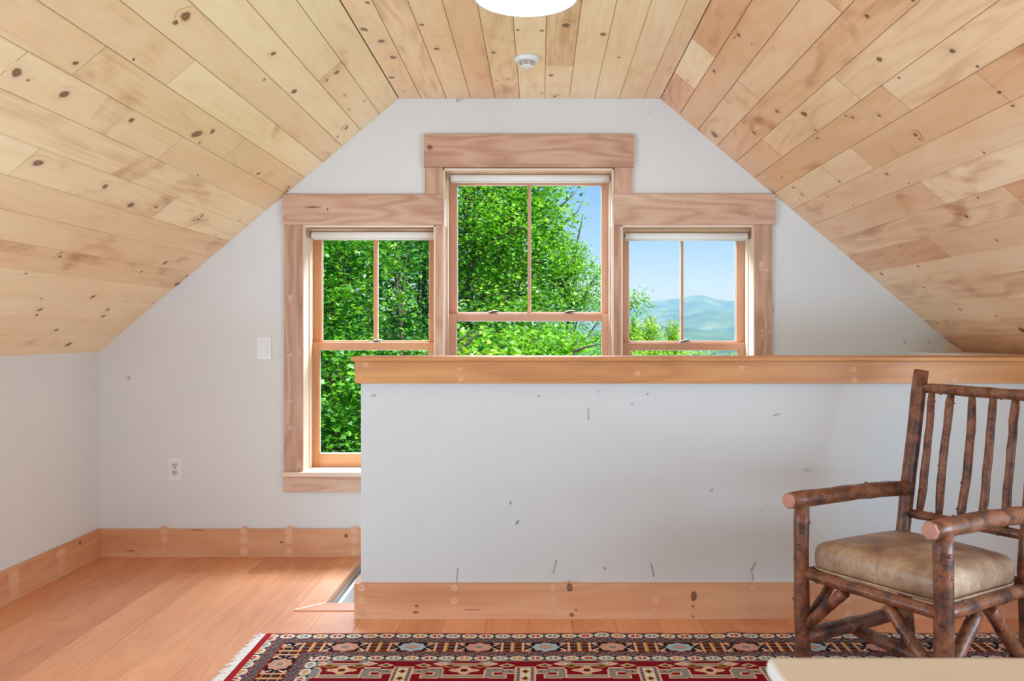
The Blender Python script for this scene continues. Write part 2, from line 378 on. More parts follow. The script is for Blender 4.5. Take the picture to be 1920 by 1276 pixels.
# ------------------------------------------------------------------ floor
random.seed(4)
mb = MB(); w = .163; x = -1.506-5*w; th = .014
while x < XR:
    a, b = max(x, XL), min(x+w, XR)
    if b-a > .004:
        y = YR+random.random()*.9-1.2
        while y < YB:
            L = 1.22; y0, y1 = max(y, YR), min(y+L, YB); y += L
            if y1 <= YR: continue
            r = random.random()
            def pl(ax, bx, ya, yb):
                if bx-ax > .003 and yb-ya > .003: mb.box((ax+.0004, ya+.0003, -th), (bx-.0004, yb-.0003, 0), 1, r)
            xn = OX0-.105; yn = OY0-.093          # the nosing frames the opening
            pl(a, min(b, xn), y0, y1)
            pl(max(a, xn), b, y0, min(y1, yn if a < -.69 or True else y1))
    x += w
mb.box((XL-.1, YR-.1, -.25), (XR+.1, OY0-.02, -th-.001), 1, .5); mb.box((XL-.1, OY0-.02, -.25), (OX0-.02, YB+.1, -th-.001), 1, .5)
tag(mb.build('floor', M_FLOOR, bevel=.0006), kind='structure')
mb = MB()   # mitred nosing round the stair opening
xo, yo = OX0-.105, OY0-.093
def nose(poly, ax): mb.prism(poly, -.03, .006, ax, .9, 0, 'xy')
nose([(xo, yo), (OX0, OY0), (OX0, YB-.001), (xo, YB-.001)], 1)
nose([(xo, yo), (1.85, yo), (1.85, OY0), (OX0, OY0)], 0)
tag(mb.build('trim_5', M_FLOOR, bevel=.004), kind='structure')

# ------------------------------------------------------------------ staircase, descending to the right behind the half wall
st = empty('staircase', (OX0, OY0, -.2), 'pale wooden stair going down behind the white half wall', 'stairs')
for k in range(10):
    x0 = OX0+.02+k*.255; z = -.19*(k+1)
    if x0 > 1.9: break
    mb = MB(); mb.box((x0, OY0+.002, z-.03), (min(x0+.285, XR-.02), YB-.002, z), 1, .2+.07*k); mb.build('tread', M_STAIR, st, bevel=.006)
    mb = MB(); mb.box((x0, OY0+.002, z+.001), (x0+.015, YB-.002, z+.158), 1, .3); mb.build('riser', M_WALL, st)
mb = MB(); mb.box((OX0-.1, YH1-.12, -2.6), (XR, OY0, -.03), 0); mb.box((OX0-.06, OY0, -2.6), (OX0, YB, -.03), 0); tag(mb.build('wall_stairwell', M_WALL), kind='structure')
mb = MB(); mb.box((OX0-.1, YH1-.1, -2.65), (XR, YB+.1, -2.6), 0, .5); tag(mb.build('floor', M_FLOOR), kind='structure')

# ------------------------------------------------------------------ board ceilings
SL = math.hypot(HXL-XL, ZC-ZK)
PL = {'L': (Vector((HXL, 0, ZC)), Vector((XL-HXL, 0, ZK-ZC))/SL), 'R': (Vector((HXR, 0, ZC)), Vector((XR-HXR, 0, ZK-ZC))/SL), 'M': (Vector((HXL, 0, ZC)), Vector((1, 0, 0)))}
PN = {'L': Vector((ZC-ZK, 0, -(HXL-XL)))/SL, 'R': Vector((-(ZC-ZK), 0, -(XR-HXR)))/SL, 'M': Vector((0, 0, -1))}
def hit(side, px, py):
    """where the sight line through a photo pixel meets a ceiling plane: (distance across, depth)"""
    o, u = PL[side]; n = PN[side]; r = Vector(((px-CX)/F, 1, (CY-py)/F)); c = Vector((0, 0, CH))
    t = (o-c).dot(n)/r.dot(n); p = c+r*t
    return (p-o).dot(u), p.y
ROWS = {'L': [SL/16*i for i in range(17)], 'R': [SL/16*i for i in range(17)], 'M': [0]+[(p-749)/380 for p in (791, 838, 883.6, 929.5, 975.7, 1022.3, 1068.5, 1115.5, 1161.3, 1207.5)]+[HXR-HXL]}
JOINTS = {'L': [(156, 123), (330, 143), (312, 284), (432, 284), (300, 396), (613, 138)],
          'M': [(819, 68), (1051, 123), (1290, 33)],
          'R': [(1328, 97), (1286, 153), (1409, 172), (1691, 192), (1758, 368), (1767, 469), (1906, 370), (1614, 293), (1454, 283), (1563, 330)]}
KNOTS = {'L': [(31, 136, 13), (141, 118, 7), (52, 150, 4), (247, 114, 5), (246, 225, 8), (369, 251, 17), (398, 246, 7), (373, 268, 9), (71, 305, 12), (197, 349, 8), (245, 384, 9), (292, 388, 5), (512, 100, 7), (551, 171, 8), (495, 149, 4),
               (484, 325, 7), (371, 328, 4), (373, 410, 6), (378, 404, 5), (401, 443, 6), (446, 415, 4), (117, 472, 7), (112, 480, 5), (52, 509, 11), (310, 492, 7), (265, 509, 4), (350, 517, 4), (332, 532, 8), (174, 556, 12), (80, 557, 6), (283, 570, 6),
               (75, 580, 6), (69, 590, 5), (202, 580, 5), (194, 592, 5), (105, 618, 5), (128, 645, 8), (631, 135, 7), (613, 150, 4), (647, 179, 3), (683, 189, 3), (655, 205, 3), (649, 239, 6), (633, 256, 4), (537, 357, 5), (541, 350, 4), (347, 30, 14), (330, 42, 8), (120, 176, 12)],
         'M': [(689, 5, 10), (683, 55, 9), (715, 77, 9), (737, 107, 9), (734, 145, 7), (699, 122, 5), (783, 174, 4), (759, 171, 3), (791, 46, 9), (819, 91, 7), (925, 98, 6), (971, 56, 5), (1061, 47, 10), (1016, 57, 6), (1131, 64, 9), (1033, 141, 6), (1016, 174, 5),
               (1040, 180, 5), (1160, 107, 4), (952, 148, 3), (931, 151, 2)],
         'R': [(1285, 91, 5), (1716, 4, 9), (1626, 30, 7), (1649, 111, 8), (1684, 144, 8), (1385, 65, 6), (1378, 70, 3), (1410, 83, 3), (1339, 133, 6), (1508, 213, 9), (1583, 214, 9), (1599, 220, 5), (1649, 216, 5), (1457, 208, 6), (1414, 248, 6), (1340, 252, 11), (1533, 246, 3), (1533, 259, 4),
               (1466, 332, 4), (1504, 365, 4), (1488, 351, 4), (1717, 252, 6), (1725, 260, 4), (1896, 195, 12), (1874, 173, 6), (1850, 290, 10), (1834, 125, 6), (1786, 95, 8), (1574, 340, 4), (1601, 386, 4), (1706, 345, 5), (1663, 326, 5), (1812, 405, 6), (1683, 459, 4),
               (1653, 513, 6), (1722, 499, 4), (1869, 450, 4), (1800, 579, 4), (1869, 593, 5), (1757, 605, 4), (1917, 618, 10), (1733, 538, 4), (1552, 368, 3), (1832, 368, 5), (1500, 374, 3), (1290, 150, 3)]}
def ceiling(side, seed):
    rg = random.Random(seed); o, u = PL[side]; n = PN[side]; rows = ROWS[side]; mb = MB()
    P = lambda s, y, e=0.: o+u*s+Vector((0, y, 0))-n*e          # e = depth into the roof
    jt = {}
    for px, py in JOINTS[side]:
        s, y = hit(side, px, py)
        for i in range(len(rows)-1):
            if rows[i] <= s < rows[i+1]: jt.setdefault(i, []).append(y)
    info = []
    for i in range(len(rows)-1):
        ys = sorted(jt.get(i, [])); lo = (min(ys) if ys else 1.0)-.9; y = lo
        while y > YR: ys.append(y); y -= 1.2+rg.random()*1.4
        ys = sorted(set([YR]+[q for q in ys if YR+.2 < q < YB-.05]+[YB]))
        for a, b in zip(ys, ys[1:]):
            r = rg.random()*.98+.01; info.append((i, a, b, r)); s0, s1 = rows[i], rows[i+1]
            bv, gp, ed = .0038, .0005, .0035
            A = [(s0+gp, a+.0016, ed), (s0+bv, a+.0016, 0), (s1-bv*.4, a+.0016, 0), (s1-gp, a+.0016, ed)]
            B = [(q[0], b-.0006, q[2]) for q in A]
            ia = [mb.vert(P(*q)) for q in A]; ib = [mb.vert(P(*q)) for q in B]
            for k in range(3):
                mb.face([ia[k], ib[k], ib[k+1], ia[k+1]], [(A[k][1], A[k][0]), (B[k][1], B[k][0]), (B[k+1][1], B[k+1][0]), (A[k+1][1], A[k+1][0])], r)
            for Q, yy in ((A, a+.0006), (B, b-.0006)):
                q = [mb.vert(P(s0+gp, yy, 0 if False else ed)), mb.vert(P(s0+bv, yy, 0)), mb.vert(P(s1-bv*.4, yy, 0)), mb.vert(P(s1-gp, yy, ed)), mb.vert(P(s1-gp, yy, .012)), mb.vert(P(s0+gp, yy, .012))]
                mb.face(q, None, r)
    for px, py, sz in KNOTS[side]:
        s, y = hit(side, px, py); dist = y; rad = sz*dist/F*.78
        for i, a, b, r in info:
            if rows[i] <= s < rows[i+1] and a <= y < b:
                s = min(max(s, rows[i]+.012), rows[i+1]-.012); rad = min(rad, (rows[i+1]-rows[i])*.3)
                lim = min(s-rows[i], rows[i+1]-s)-.004; hl = max(1.6, min(2.8, lim/rad)); 
                if rad*1.6 > lim: rad = max(lim/1.6, .004); hl = 1.6
                mb.spot(P(s, y), (0, 1, 0), u, n, rad*1.15, rad*.8, (y, s), r, 'k', .9 if sz > 4 else .8, hl, ang=rg.uniform(-.4, .4))
                # a few pin knots on the unseen stretch are left out
                break
    e = .0125
    q = [P(-.06 if side != 'M' else 0, YR-.2, e), P(-.06 if side != 'M' else 0, YB+.2, e), P(rows[-1]+(.1 if side != 'M' else 0), YB+.2, e), P(rows[-1]+(.1 if side != 'M' else 0), YR-.2, e)]
    ix = [mb.vert(p) for p in q]; iy = [mb.vert(p-n*.12) for p in q]
    mb.face(ix, None, 0, 1); mb.face(iy[::-1], None, 0, 1)
    for k in range(4): mb.face([ix[k], iy[k], iy[(k+1) % 4], ix[(k+1) % 4]], None, 0, 1)
    return tag(mb.build('ceiling', [{'L': M_PINE, 'R': M_PINEW, 'M': M_PINEM}[side], M_DARKGAP]), kind='structure')
ceiling('L', 11); ceiling('M', 5); ceiling('R', 23)

# ------------------------------------------------------------------ window casings
YC = YB-.02
def casing(name, x0, x1, z0, z1, ax, rnd, y0=YC, bev=.002, marks=()):
    mb = MB(); mb.box((x0, y0, z0), (x1, YB, z1), ax, rnd)
    for px, py, rx, rz, k in marks:
        c = at(px, py, y0); mb.spot(c, (1, 0, 0), (0, 0, 1), (0, -1, 0), rx*y0/F, rz*y0/F, (c[ax], c.x+c.y+c.z-c[ax]), rnd, k, .75)
    return tag(mb.build(name, M_TRIM, bevel=bev), kind='structure')
casing('trim_6', -1.256, -1.1655, .4216, 1.634, 2, .12, marks=[(543, 800, 5, 4, 'p'), (543, 750, 4, 4, 'p'), (562, 750, 3, 4, 'p'), (543, 664, 6, 4, 'p'), (562, 660, 3, 5, 'p'), (545, 560, 5, 8, 'p'), (560, 870, 5, 9, 'p')])
casing('trim_7', -1.262, -.477, 1.634, 1.782, 0, .34, YC-.006, marks=[(586, 388, 14, 1.3, 'k'), (614, 392, 1.5, 3, 'k')])
casing('trim_8', -.563, -.477, 1.767, 1.916, 2, .45)
casing('trim_9', -.568, .461, 1.916, 2.076, 0, .66, YC-.008, marks=[(806, 276, 5, 5, 'k')])
casing('trim_10', .367, .453, 1.767, 1.916, 2, .58)
casing('trim_11', .364, 1.156, 1.634, 1.784, 0, .83, YC-.006, marks=[(1282, 376, 3, 3, 'p'), (1410, 405, 4, 4, 'p'), (1160, 378, 3, 3, 'p')])
casing('trim_12', 1.0555, 1.1406, .4216, 1.634, 2, .9, marks=[(1428, 500, 5, 10, 'p'), (1436, 506, 4, 4, 'p'), (1430, 625, 4, 8, 'p'), (1444, 622, 3, 4, 'p')])
mb = MB(); mb.box((-1.262, YC-.022, .400), (1.146, YB+.13, .4216), 0, .22); tag(mb.build('trim_13', M_JAMB, bevel=.003), kind='structure')
casing('trim_14', -1.257, 1.141, .321, .400, 0, .71, marks=[(540, 912, 5, 5, 'p'), (537, 897, 4, 4, 'p')])
# mullion posts between the three units, at the casing plane
def mull(name, x0, x1):
    mb = MB(); mb.box((x0, YC+.01, .4216), (x1, YB+.2, 1.634), 2, .5); 
    mb.box((x0-.004, YB+.08, .4216), (x1+.004, YB+.2, 1.634), 2, .5); return tag(mb.build(name, M_TRIM, bevel=.002), kind='structure')
mull('trim_15', -.515, -.468); mull('trim_16', .356, .402)

# ------------------------------------------------------------------ windows
def window(name, x0, x1, head, xs_low, xs_up, rail, locks, mtn, M_SASH=M_SASH):
    zt = head; zb = .4216
    w = empty(name, ((x0+x1)/2, YB+.13, zb), kind='structure')
    # jamb liner
    mb = MB(); t = .0085
    mb.box((x0, YB-.012, zb), (x0+t, YB+.2, zt), 2, .3); mb.box((x1-t, YB-.012, zb), (x1, YB+.2, zt), 2, .4)
    mb.box((x0, YB-.012, zt-t), (x1, YB+.2, zt), 0, .35)
    mb.box((x0+t, YB+.085, zb), (x0+t+.006, YB+.13, zt-t), 2, .3); mb.box((x1-t-.006, YB+.085, zb), (x1-t, YB+.13, zt-t), 2, .3)
    mb.build('jamb', M_JAMB, w, bevel=.001)
    mb = MB(); mb.box((x0, YB+.13, zb-.02), (x1, YB+.24, zb), 0, .3); mb.build('sill', M_SASH, w)
    def sash(nm, y0, y1, ox0, ox1, oz0, oz1, gx0, gx1, gz0, gz1):
        mb = MB()
        mb.box((ox0, y0, oz0), (gx0, y1, oz1), 2, .2); mb.box((gx1, y0, oz0), (ox1, y1, oz1), 2, .6)
        mb.box((gx0, y0, oz0), (gx1, y1, gz0), 0, .3); mb.box((gx0, y0, gz1), (gx1, y1, oz1), 0, .7)
        s = mb.build(nm, M_SASH, w, bevel=.0018)
        ym = (y0+y1)/2
        mb = MB(); mb.box((gx0-.002, ym-.002, gz0-.002), (gx1+.002, ym+.002, gz1+.002)); mb.build('glass_pane', M_GLASS, s)
        gk = MB(); e = .0035
        for a in ((gx0, ym-.004, gz0, gx0+e, gz1), (gx1-e, ym-.004, gz0, gx1, gz1)): gk.box((a[0], a[1], a[2]), (a[3], ym+.006, a[4]), 2)
        gk.box((gx0, ym-.004, gz0), (gx1, ym+.006, gz0+e), 0); gk.box((gx0, ym-.004, gz1-e), (gx1, ym+.006, gz1), 0)
        gk.build('glazing_bead', M_WHITEP, s)
        return s
    r0, r1 = rail
    sash('lower_sash', YB+.132, YB+.167, xs_low[0], xs_low[3], zb, r1, xs_low[1], xs_low[2], .488, r0)
    us = sash('upper_sash', YB+.17, YB+.205, xs_up[0], xs_up[3], r1-.03, zt-.01, xs_up[1], xs_up[2], r1+.008, zt-.05)
    mb = MB(); mb.box((mtn[0], YB+.172, r1+.008), (mtn[1], YB+.190, zt-.05), 2, .4)
    mb.box((mtn[0], YB+.190, r1+.008), (mtn[1]+.003, YB+.2, zt-.05), 2, .4, 1); mb.build('muntin', [M_SASH, M_WHITEP], us, bevel=.002)
    for px in locks:
        x = PX(px, YB+.15); mb = MB(); mb.box((x-.03, YB+.138, r1), (x+.03, YB+.165, r1+.004)); 
        mb.tube([(x-.022, YB+.15, r1+.007), (x, YB+.146, r1+.011), (x+.028, YB+.15, r1+.013)], [.004, .007, .004], 8)
        mb.build('sash_lock', M_METAL if len(locks) == 1 else M_BRONZE, w, bevel=.001)
    return w
window('window_1', LX0, -.513, HEAD-.003, (-1.162, -1.124, -.567, -.525), (-1.162, -1.121, -.567, -.522), (1.018, 1.054), (706,), (-.855, -.836))
window('window_2', -.477, .365, HEADC-.003, (-.4665, -.426, .3177, .356), (-.4665, -.4256, .319, .356), (1.165, 1.2005), (924, 1067), (-.0622, -.0475), M_SASHP)
window('window_3', .400, RX1, HEAD-.003, (.409, .4616, 1.013, 1.051), (.409, .457, 1.011, 1.051), (1.0164, 1.052), (1283,), (.7246, .7390), M_SASHP)

def shade(x0, x1, z0, z1, label):
    zc = (z0+z1)/2; r = (z1-z0)/2; y = YB+.05
    e = empty('roller_shade', ((x0+x1)/2, y, z1+.012), label, 'window shade', 'roller shades in the gable window')
    mb = MB(); mb.tube([(x0, y, zc), (x1, y, zc)], r, 20)
    mb.box((x0+.004, y+r-.002, z0-.002), (x1-.004, y+r, zc), 0); mb.build('rolled_fabric', M_SHADE, e)
    mb = MB(); mb.tube([(x0+.004, y+r-.001, z0-.001), (x1-.004, y+r-.001, z0-.001)], .0035, 8); mb.build('hem_bar', M_WHITEP, e)
    mb = MB(); mb.box((x0-.012, y-.012, z1+.004), (x1+.012, y+.022, z1+.012), 0); mb.build('head_rail', M_TRIM, e)
    for x, s in ((x0, -1), (x1, 1)):
        mb = MB(); a, b = sorted((x, x+s*.003)); mb.box((a+s*.008, y-.018, zc-.012), (b+s*.008, y+.018, z1+.012)); mb.tube([(x, y, zc), (x+s*.010, y, zc)], .008, 10); mb.build('bracket', M_METAL, e)
    return e
shade(-1.137, -.527, 1.5735, 1.6085, 'white roller shade rolled up at the top of the left, tree-filled window')
shade(-.444, .347, 1.858, 1.892, 'widest white roller shade, rolled up at the top of the tall middle window')
shade(.426, 1.036, 1.5675, 1.603, 'white roller shade rolled up above the right window with the mountain view')

# ------------------------------------------------------------------ wall plates
e = empty('light_switch', (-1.360, YB, 1.029), 'white rocker light switch on the wall left of the windows', 'light switch')
mb = MB(); mb.box((-1.3965, YB-.005, .972), (-1.3235, YB, 1.086)); mb.build('cover_plate', M_WHITEP, e, bevel=.002)
mb = MB(); mb.box((-1.3765, YB-.0075, .9965), (-1.3435, YB-.005, 1.0615)); mb.build('rocker', M_WHITEP, e, bevel=.001)
for z in (1.075, .983):
    mb = MB(); mb.tube([(-1.36, YB-.006, z), (-1.36, YB-.004, z)], .003, 10); mb.build('screw', M_METAL, e)
e = empty('wall_outlet', (-1.798, YB, .4316), 'white double power outlet low on the left end of the gable wall', 'outlet')
mb = MB(); mb.box((-1.833, YB-.005, .3746), (-1.763, YB, .4886)); mb.build('cover_plate', M_WHITEP, e, bevel=.002)
M_RECEP = plain('outlet_face', (214, 213, 208), .45)
for zc in (.4505, .4135):
    mb = MB(); pts = []
    for j in range(24):
        a = 2*PI*j/24; pts.append((-1.798+.0168*math.cos(a), zc+max(-.0135, min(.0135, .0168*math.sin(a)))))
    mb.prism(pts, YB-.0075, YB-.005); fc = mb.build('socket', M_RECEP, e, bevel=.0006)
    mb = MB()
    mb.box((-1.8055, YB-.0082, zc-.001), (-1.8025, YB-.0074, zc+.009)); mb.box((-1.7935, YB-.0082, zc), (-1.7905, YB-.0074, zc+.008))
    mb.tube([(-1.798, YB-.0082, zc-.0075), (-1.798, YB-.0074, zc-.0075)], .0027, 12); mb.build('slots', M_DARK, fc)
mb = MB(); mb.tube([(-1.798, YB-.0065, .432), (-1.798, YB-.0048, .432)], .003, 10); mb.build('screw', M_METAL, e)

# ------------------------------------------------------------------ ceiling light and smoke detector
lx, ly = -.0456, 2.77
e = empty('ceiling_light', (lx, ly, ZC), 'round flush ceiling light with a glowing white disc', 'ceiling light')
mb = MB(); mb.lathe([(.168, ZC), (.178, ZC-.004), (.178, ZC-.045), (.175, ZC-.052), (.167, ZC-.055), (.166, ZC-.048)], (lx, ly, 0), 64); mb.build('rim', M_WHITEP, e)
mb = MB(); mb.lathe([(.1655, ZC-.049), (.1655, ZC-.054), (.15, ZC-.0575), (.08, ZC-.061), (.001, ZC-.062)], (lx, ly, 0), 64); mb.build('diffuser', M_LAMP, e)
sx_, sy_ = -.054, 3.537
e = empty('smoke_detector', (sx_, sy_, ZC), 'small white round smoke detector on the board ceiling behind the light', 'smoke detector')
mb = MB(); mb.lathe([(.054, ZC), (.0545, ZC-.008), (.052, ZC-.016), (.048, ZC-.019), (.036, ZC-.0195)], (sx_, sy_, 0), 48); mb.build('base', M_WHITEP, e)
M_VENT = plain('vent_grey', (176, 164, 150), .6)
mb = MB(); mb.lathe([(.034, ZC-.019), (.033, ZC-.026), (.029, ZC-.035)], (sx_, sy_, 0), 40); sv = mb.build('sensor_vent', M_VENT, e)
mb = MB()
for j in range(8):
    a = 2*PI*j/8+.3; c, s = math.cos(a), math.sin(a); mb.tube([(sx_+.0345*c, sy_+.0345*s, ZC-.019), (sx_+.029*c, sy_+.029*s, ZC-.036)], .0018, 6)
mb.build('rib', M_WHITEP, sv)
mb = MB(); mb.lathe([(.024, ZC-.034), (.0285, ZC-.036), (.0285, ZC-.039), (.025, ZC-.042), (.019, ZC-.0425), (.018, ZC-.041), (.001, ZC-.041)], (sx_, sy_, 0), 40); mb.build('cap', M_WHITEP, e)
mb = MB(); mb.lathe([(.0165, ZC-.0405), (.0165, ZC-.044), (.012, ZC-.0455), (.001, ZC-.0455)], (sx_, sy_, 0), 32); mb.build('test_button', M_WHITEP, e)

# ------------------------------------------------------------------ rug
RX0, RX1_, RY0, RY1 = -.999, 1.90, 1.05, 3.076
C_ = {k: np.array(srgb(*v)[:3]) for k, v in dict(red=(168, 28, 36), dred=(128, 10, 26), ivory=(226, 208, 184), black=(34, 24, 28), navy=(48, 50, 74), ochre=(190, 132, 62), pale=(170, 188, 192), pink=(206, 152, 134),
      peach=(222, 176, 140), grey=(140, 134, 130), teal=(110, 140, 146), maroon=(100, 30, 40), green=(60, 66, 44)).items()}
def rugcolor(u, v):
    L, Wd = RX1_-RX0, RY1-RY0
    col = np.tile(C_['dred'], u.shape+(1,)).astype(float)
    def put(mask, c): col[mask] = C_[c]
    du, dv = np.minimum(u, L-u), np.minimum(v, Wd-v); b = np.minimum(du, dv); a = np.where(dv <= du, u, v+.031)
    # field
    q = dv-.268; cell = np.floor((u+.042)/.398); p = (u+.042)-(cell+.5)*.398; odd = (cell.astype(int) % 2) == 0
    qq = np.mod(q, .34)
    ap = np.abs(p)
    inn = (b > .268)
    rect = inn & (ap < .034) & (qq > .045) & (qq < .24)
    arm = inn & (ap > .034) & (ap < .128) & (np.abs(qq-.082-np.where(ap > .075, -.010, .004)) < .020)
    arm2 = inn & (ap > .10) & (ap < .135) & (qq > .068) & (qq < .135); arm3 = inn & (ap > .06) & (ap < .12) & (np.abs(qq-.125) < .014)
    for mk in (arm, arm2, arm3): put(mk, 'peach')
    put(inn & (ap > .036) & (ap < .125) & (np.abs(qq-.082-np.where(ap > .075, -.010, .004)) < .0135), 'grey')
    put(inn & (ap > .106) & (ap < .129) & (qq > .074) & (qq < .13), 'grey'); put(inn & (ap > .066) & (ap < .115) & (np.abs(qq-.125) < .008), 'grey')
    dots = inn & (ap > .04) & (ap < .125) & (np.mod(ap, .024) < .006) & (np.abs(qq-.082-np.where(ap > .075, -.010, .004)) < .004); put(dots, 'maroon')
    put(rect, 'peach'); put(rect & (ap < .028) & (qq > .052), 'grey'); put(rect & (ap < .0165) & (qq > .058), 'ivory')
    dm = (ap/.015+np.abs(np.mod(qq, .056)-.028)/.02); put(rect & (dm < 1), 'ochre'); put(rect & (dm < .55), 'black')
    put(rect & (ap > .019) & (ap < .026) & (np.mod(qq, .018) < .008), 'maroon')
    ph = p-np.sign(p+1e-9)*.199; aph = np.abs(ph)
    trap = inn & (aph < .075) & (np.abs(qq-.03+np.clip(aph-.035, 0, 1)*.75) < .011) ; put(trap, 'peach')
    put(inn & (aph < .073) & (np.abs(qq-.03+np.clip(aph-.035, 0, 1)*.75) < .0065), 'grey')
    fl = ((aph/.05)**2+((qq-.075)/.016)**2 < 1) | ((aph/.022)**2+((qq-.075)/.034)**2 < 1)
    put(inn & fl, 'peach'); put(inn & ((aph/.012)**2+((qq-.075)/.013)**2 < 1), 'maroon'); put(inn & (np.abs(aph-.032)/.010+np.abs(qq-.075)/.008 < 1), 'pink')
    put(inn & (aph < .07) & (np.abs(qq-.125) < .013), 'peach'); put(inn & (aph < .064) & (np.abs(qq-.125) < .007), 'grey')
    for cx_, cq, c1, c2 in ((.062, .035, 'peach', 'green'), (.118, .022, 'ivory', 'pink'), (.150, .04, 'ochre', 'green')):
        dd = np.abs(ap-cx_)/.028+np.abs(qq-cq)/.017; put(inn & (dd < 1), c1); put(inn & (dd < .55), c2)
    # borders
    put(b <= .268, 'grey'); put(b < .262, 'maroon'); 
    def beads(b0, b1, per):
        m = (b >= b0) & (b < b1); put(m, 'navy'); bc = (b0+b1)/2; hw = (b1-b0)/2
        idx = np.floor(a/per); pa = a-(idx+.5)*per; k = idx.astype(int) % 3
        d = (np.abs(pa)/(per*.46))**2.4+(np.abs(b-bc)/(hw*.86))**2.4
        put(m & (d < 1), 'ivory')
        for kk, c in enumerate(('ochre', 'red', 'teal')): put(m & (np.abs(pa)/(per*.3)+np.abs(b-bc)/(hw*.72) < 1) & (k == kk), c)
        put(m & (np.abs(pa) < per*.05) & (d < 1), 'ivory'); put(m & (np.abs(pa) > per*.46) & (np.abs(b-bc) < hw*.35), 'green')
        put(m & ((b < b0+.003) | (b > b1-.003)), 'grey')
    def diag(b0, b1):
        m = (b >= b0) & (b < b1); ph = np.mod(a+(b-b0)*1.7, .046)
        put(m, 'black'); put(m & (ph < .014), 'maroon'); put(m & (ph >= .010) & (ph < .016), 'pink'); put(m & (ph >= .03) & (ph < .037) , 'teal')
        put(m & (np.mod(a, .0095) < .003) & (np.mod(b, .008) < .003), 'grey'); put(m & ((b < b0+.003) | (b > b1-.003)), 'red')
    beads(.012, .057, .0597); beads(.222, .262, .0597); diag(.057, .098); diag(.184, .222)
    m = (b >= .098) & (b < .184); put(m, 'black'); bc = .141; per = .2325
    idx = np.floor((a-.555+per*5.5)/per); pa = (a-.555+per*5.5)-(idx+.5)*per; k = idx.astype(int) % 2; ab = np.abs(b-bc); apa = np.abs(pa)
    half = per/2
    put(m & (np.abs(ab-.016) < .005) & (apa > .055), 'maroon'); put(m & (ab < .003) & (apa > .05), 'grey'); put(m & (np.abs(ab-.030) < .003) & (apa > .07), 'ochre')
    put(m & (np.abs(apa-(half-.036)) < .0042), 'peach'); put(m & (apa > half-.007), 'ochre'); put(m & (apa > half-.0025), 'peach')
    put(m & (np.abs(ab-(.010+(apa-.048)*1.1)) < .005) & (apa > .046) & (apa < .072), 'ivory')
    put(m & (np.abs(ab-.036) < .004) & (apa > .05) & (apa < .072), 'peach')
    th_ = np.arctan2((b-bc)/.038, pa/.046); rr_ = np.sqrt((pa/.046)**2+((b-bc)/.038)**2); lim = 1+.07*np.cos(8*th_)
    put(m & (rr_ < lim*1.22), 'black'); put(m & (rr_ < lim) & (k == 1), 'pale'); put(m & (rr_ < lim) & (k == 0), 'pink')
    dm = apa/.028+ab/.02; put(m & (dm < 1) & (k == 1), 'grey'); put(m & (dm < .8) & (k == 1), 'pink'); put(m & (rr_ < .55) & (k == 0) & (np.mod(th_*4/PI, 1) < .4), 'peach'); put(m & (rr_ < .3) & (k == 0), 'grey')
    put((b >= .095) & (b < .099), 'red'); put((b >= .183) & (b < .186), 'red'); put(b < .012, 'red'); put((du < .028) & (dv > .0), 'red')
    return col
def grid_mesh(name, x0, x1, y0, y1, nx, ny, zf, mat, colf, parent):
    xs = np.linspace(x0, x1, nx+1); ys = np.linspace(y0, y1, ny+1); Xg, Yg = np.meshgrid(xs, ys); Z = zf(Xg, Yg)
    co = np.stack([Xg, Yg, Z], -1).reshape(-1, 3).astype(np.float32)
    i = (np.arange(ny)[:, None]*(nx+1)+np.arange(nx)[None]).ravel(); fc = np.stack([i, i+1, i+nx+2, i+nx+1], 1).astype(np.int32)
    return co, fc, (xs[:-1]+xs[1:])/2, (ys[:-1]+ys[1:])/2
def raw_mesh(name, co, fc, mats, parent=None, facecol=None, facernd=None, smooth=False):
    me = bpy.data.meshes.new(name); n, k = fc.shape
    me.vertices.add(len(co)); me.vertices.foreach_set('co', co.astype(np.float32).ravel())
    me.loops.add(n*k); me.loops.foreach_set('vertex_index', fc.astype(np.int32).ravel())
    me.polygons.add(n); me.polygons.foreach_set('loop_start', np.arange(0, n*k, k, dtype=np.int32))
    try: me.polygons.foreach_set('loop_total', np.full(n, k, dtype=np.int32))
    except Exception: pass
    me.polygons.foreach_set('use_smooth', np.full(n, smooth))
    me.update(calc_edges=True)
    for mm in (mats if isinstance(mats, list) else [mats]): me.materials.append(mm)
    if facecol is not None:
        a = me.attributes.new('dye', 'FLOAT_COLOR', 'FACE'); a.data.foreach_set('color', np.concatenate([facecol, np.ones((n, 1))], 1).astype(np.float32).ravel())
    if facernd is not None:
        a = me.attributes.new('rnd', 'FLOAT', 'FACE'); a.data.foreach_set('value', facernd.astype(np.float32))
    ob = bpy.data.objects.new(name, me); COL.objects.link(ob)
    if parent: ob.parent = parent; ob.matrix_parent_inverse = Matrix.Translation(world_loc(parent)).inverted()
    return ob
m, t, b = newmat('rug_pile'); ca = t.nodes.new('ShaderNodeAttribute'); ca.attribute_name = 'dye'
nz = N(t, 'ShaderNodeTexNoise', i_Scale=420., i_Detail=2.); tcn = N(t, 'ShaderNodeTexCoord'); t.links.new(tcn.outputs['Object'], nz.inputs['Vector'])
t.links.new(mix(t, .5, ca.outputs['Color'], ramp(t, nz.outputs[0], [(.3, (.5, .5, .5, 1)), (.7, (1.2, 1.2, 1.2, 1))]), 'MULTIPLY'), b.inputs['Base Color'])
b.inputs['Roughness'].default_value = .95; b.inputs['Specular IOR Level'].default_value = .1
bpn = N(t, 'ShaderNodeBump', i_Strength=.5, i_Distance=.002); t.links.new(nz.outputs[0], bpn.inputs['Height']); t.links.new(bpn.outputs[0], b.inputs['Normal'])
M_RUG = m
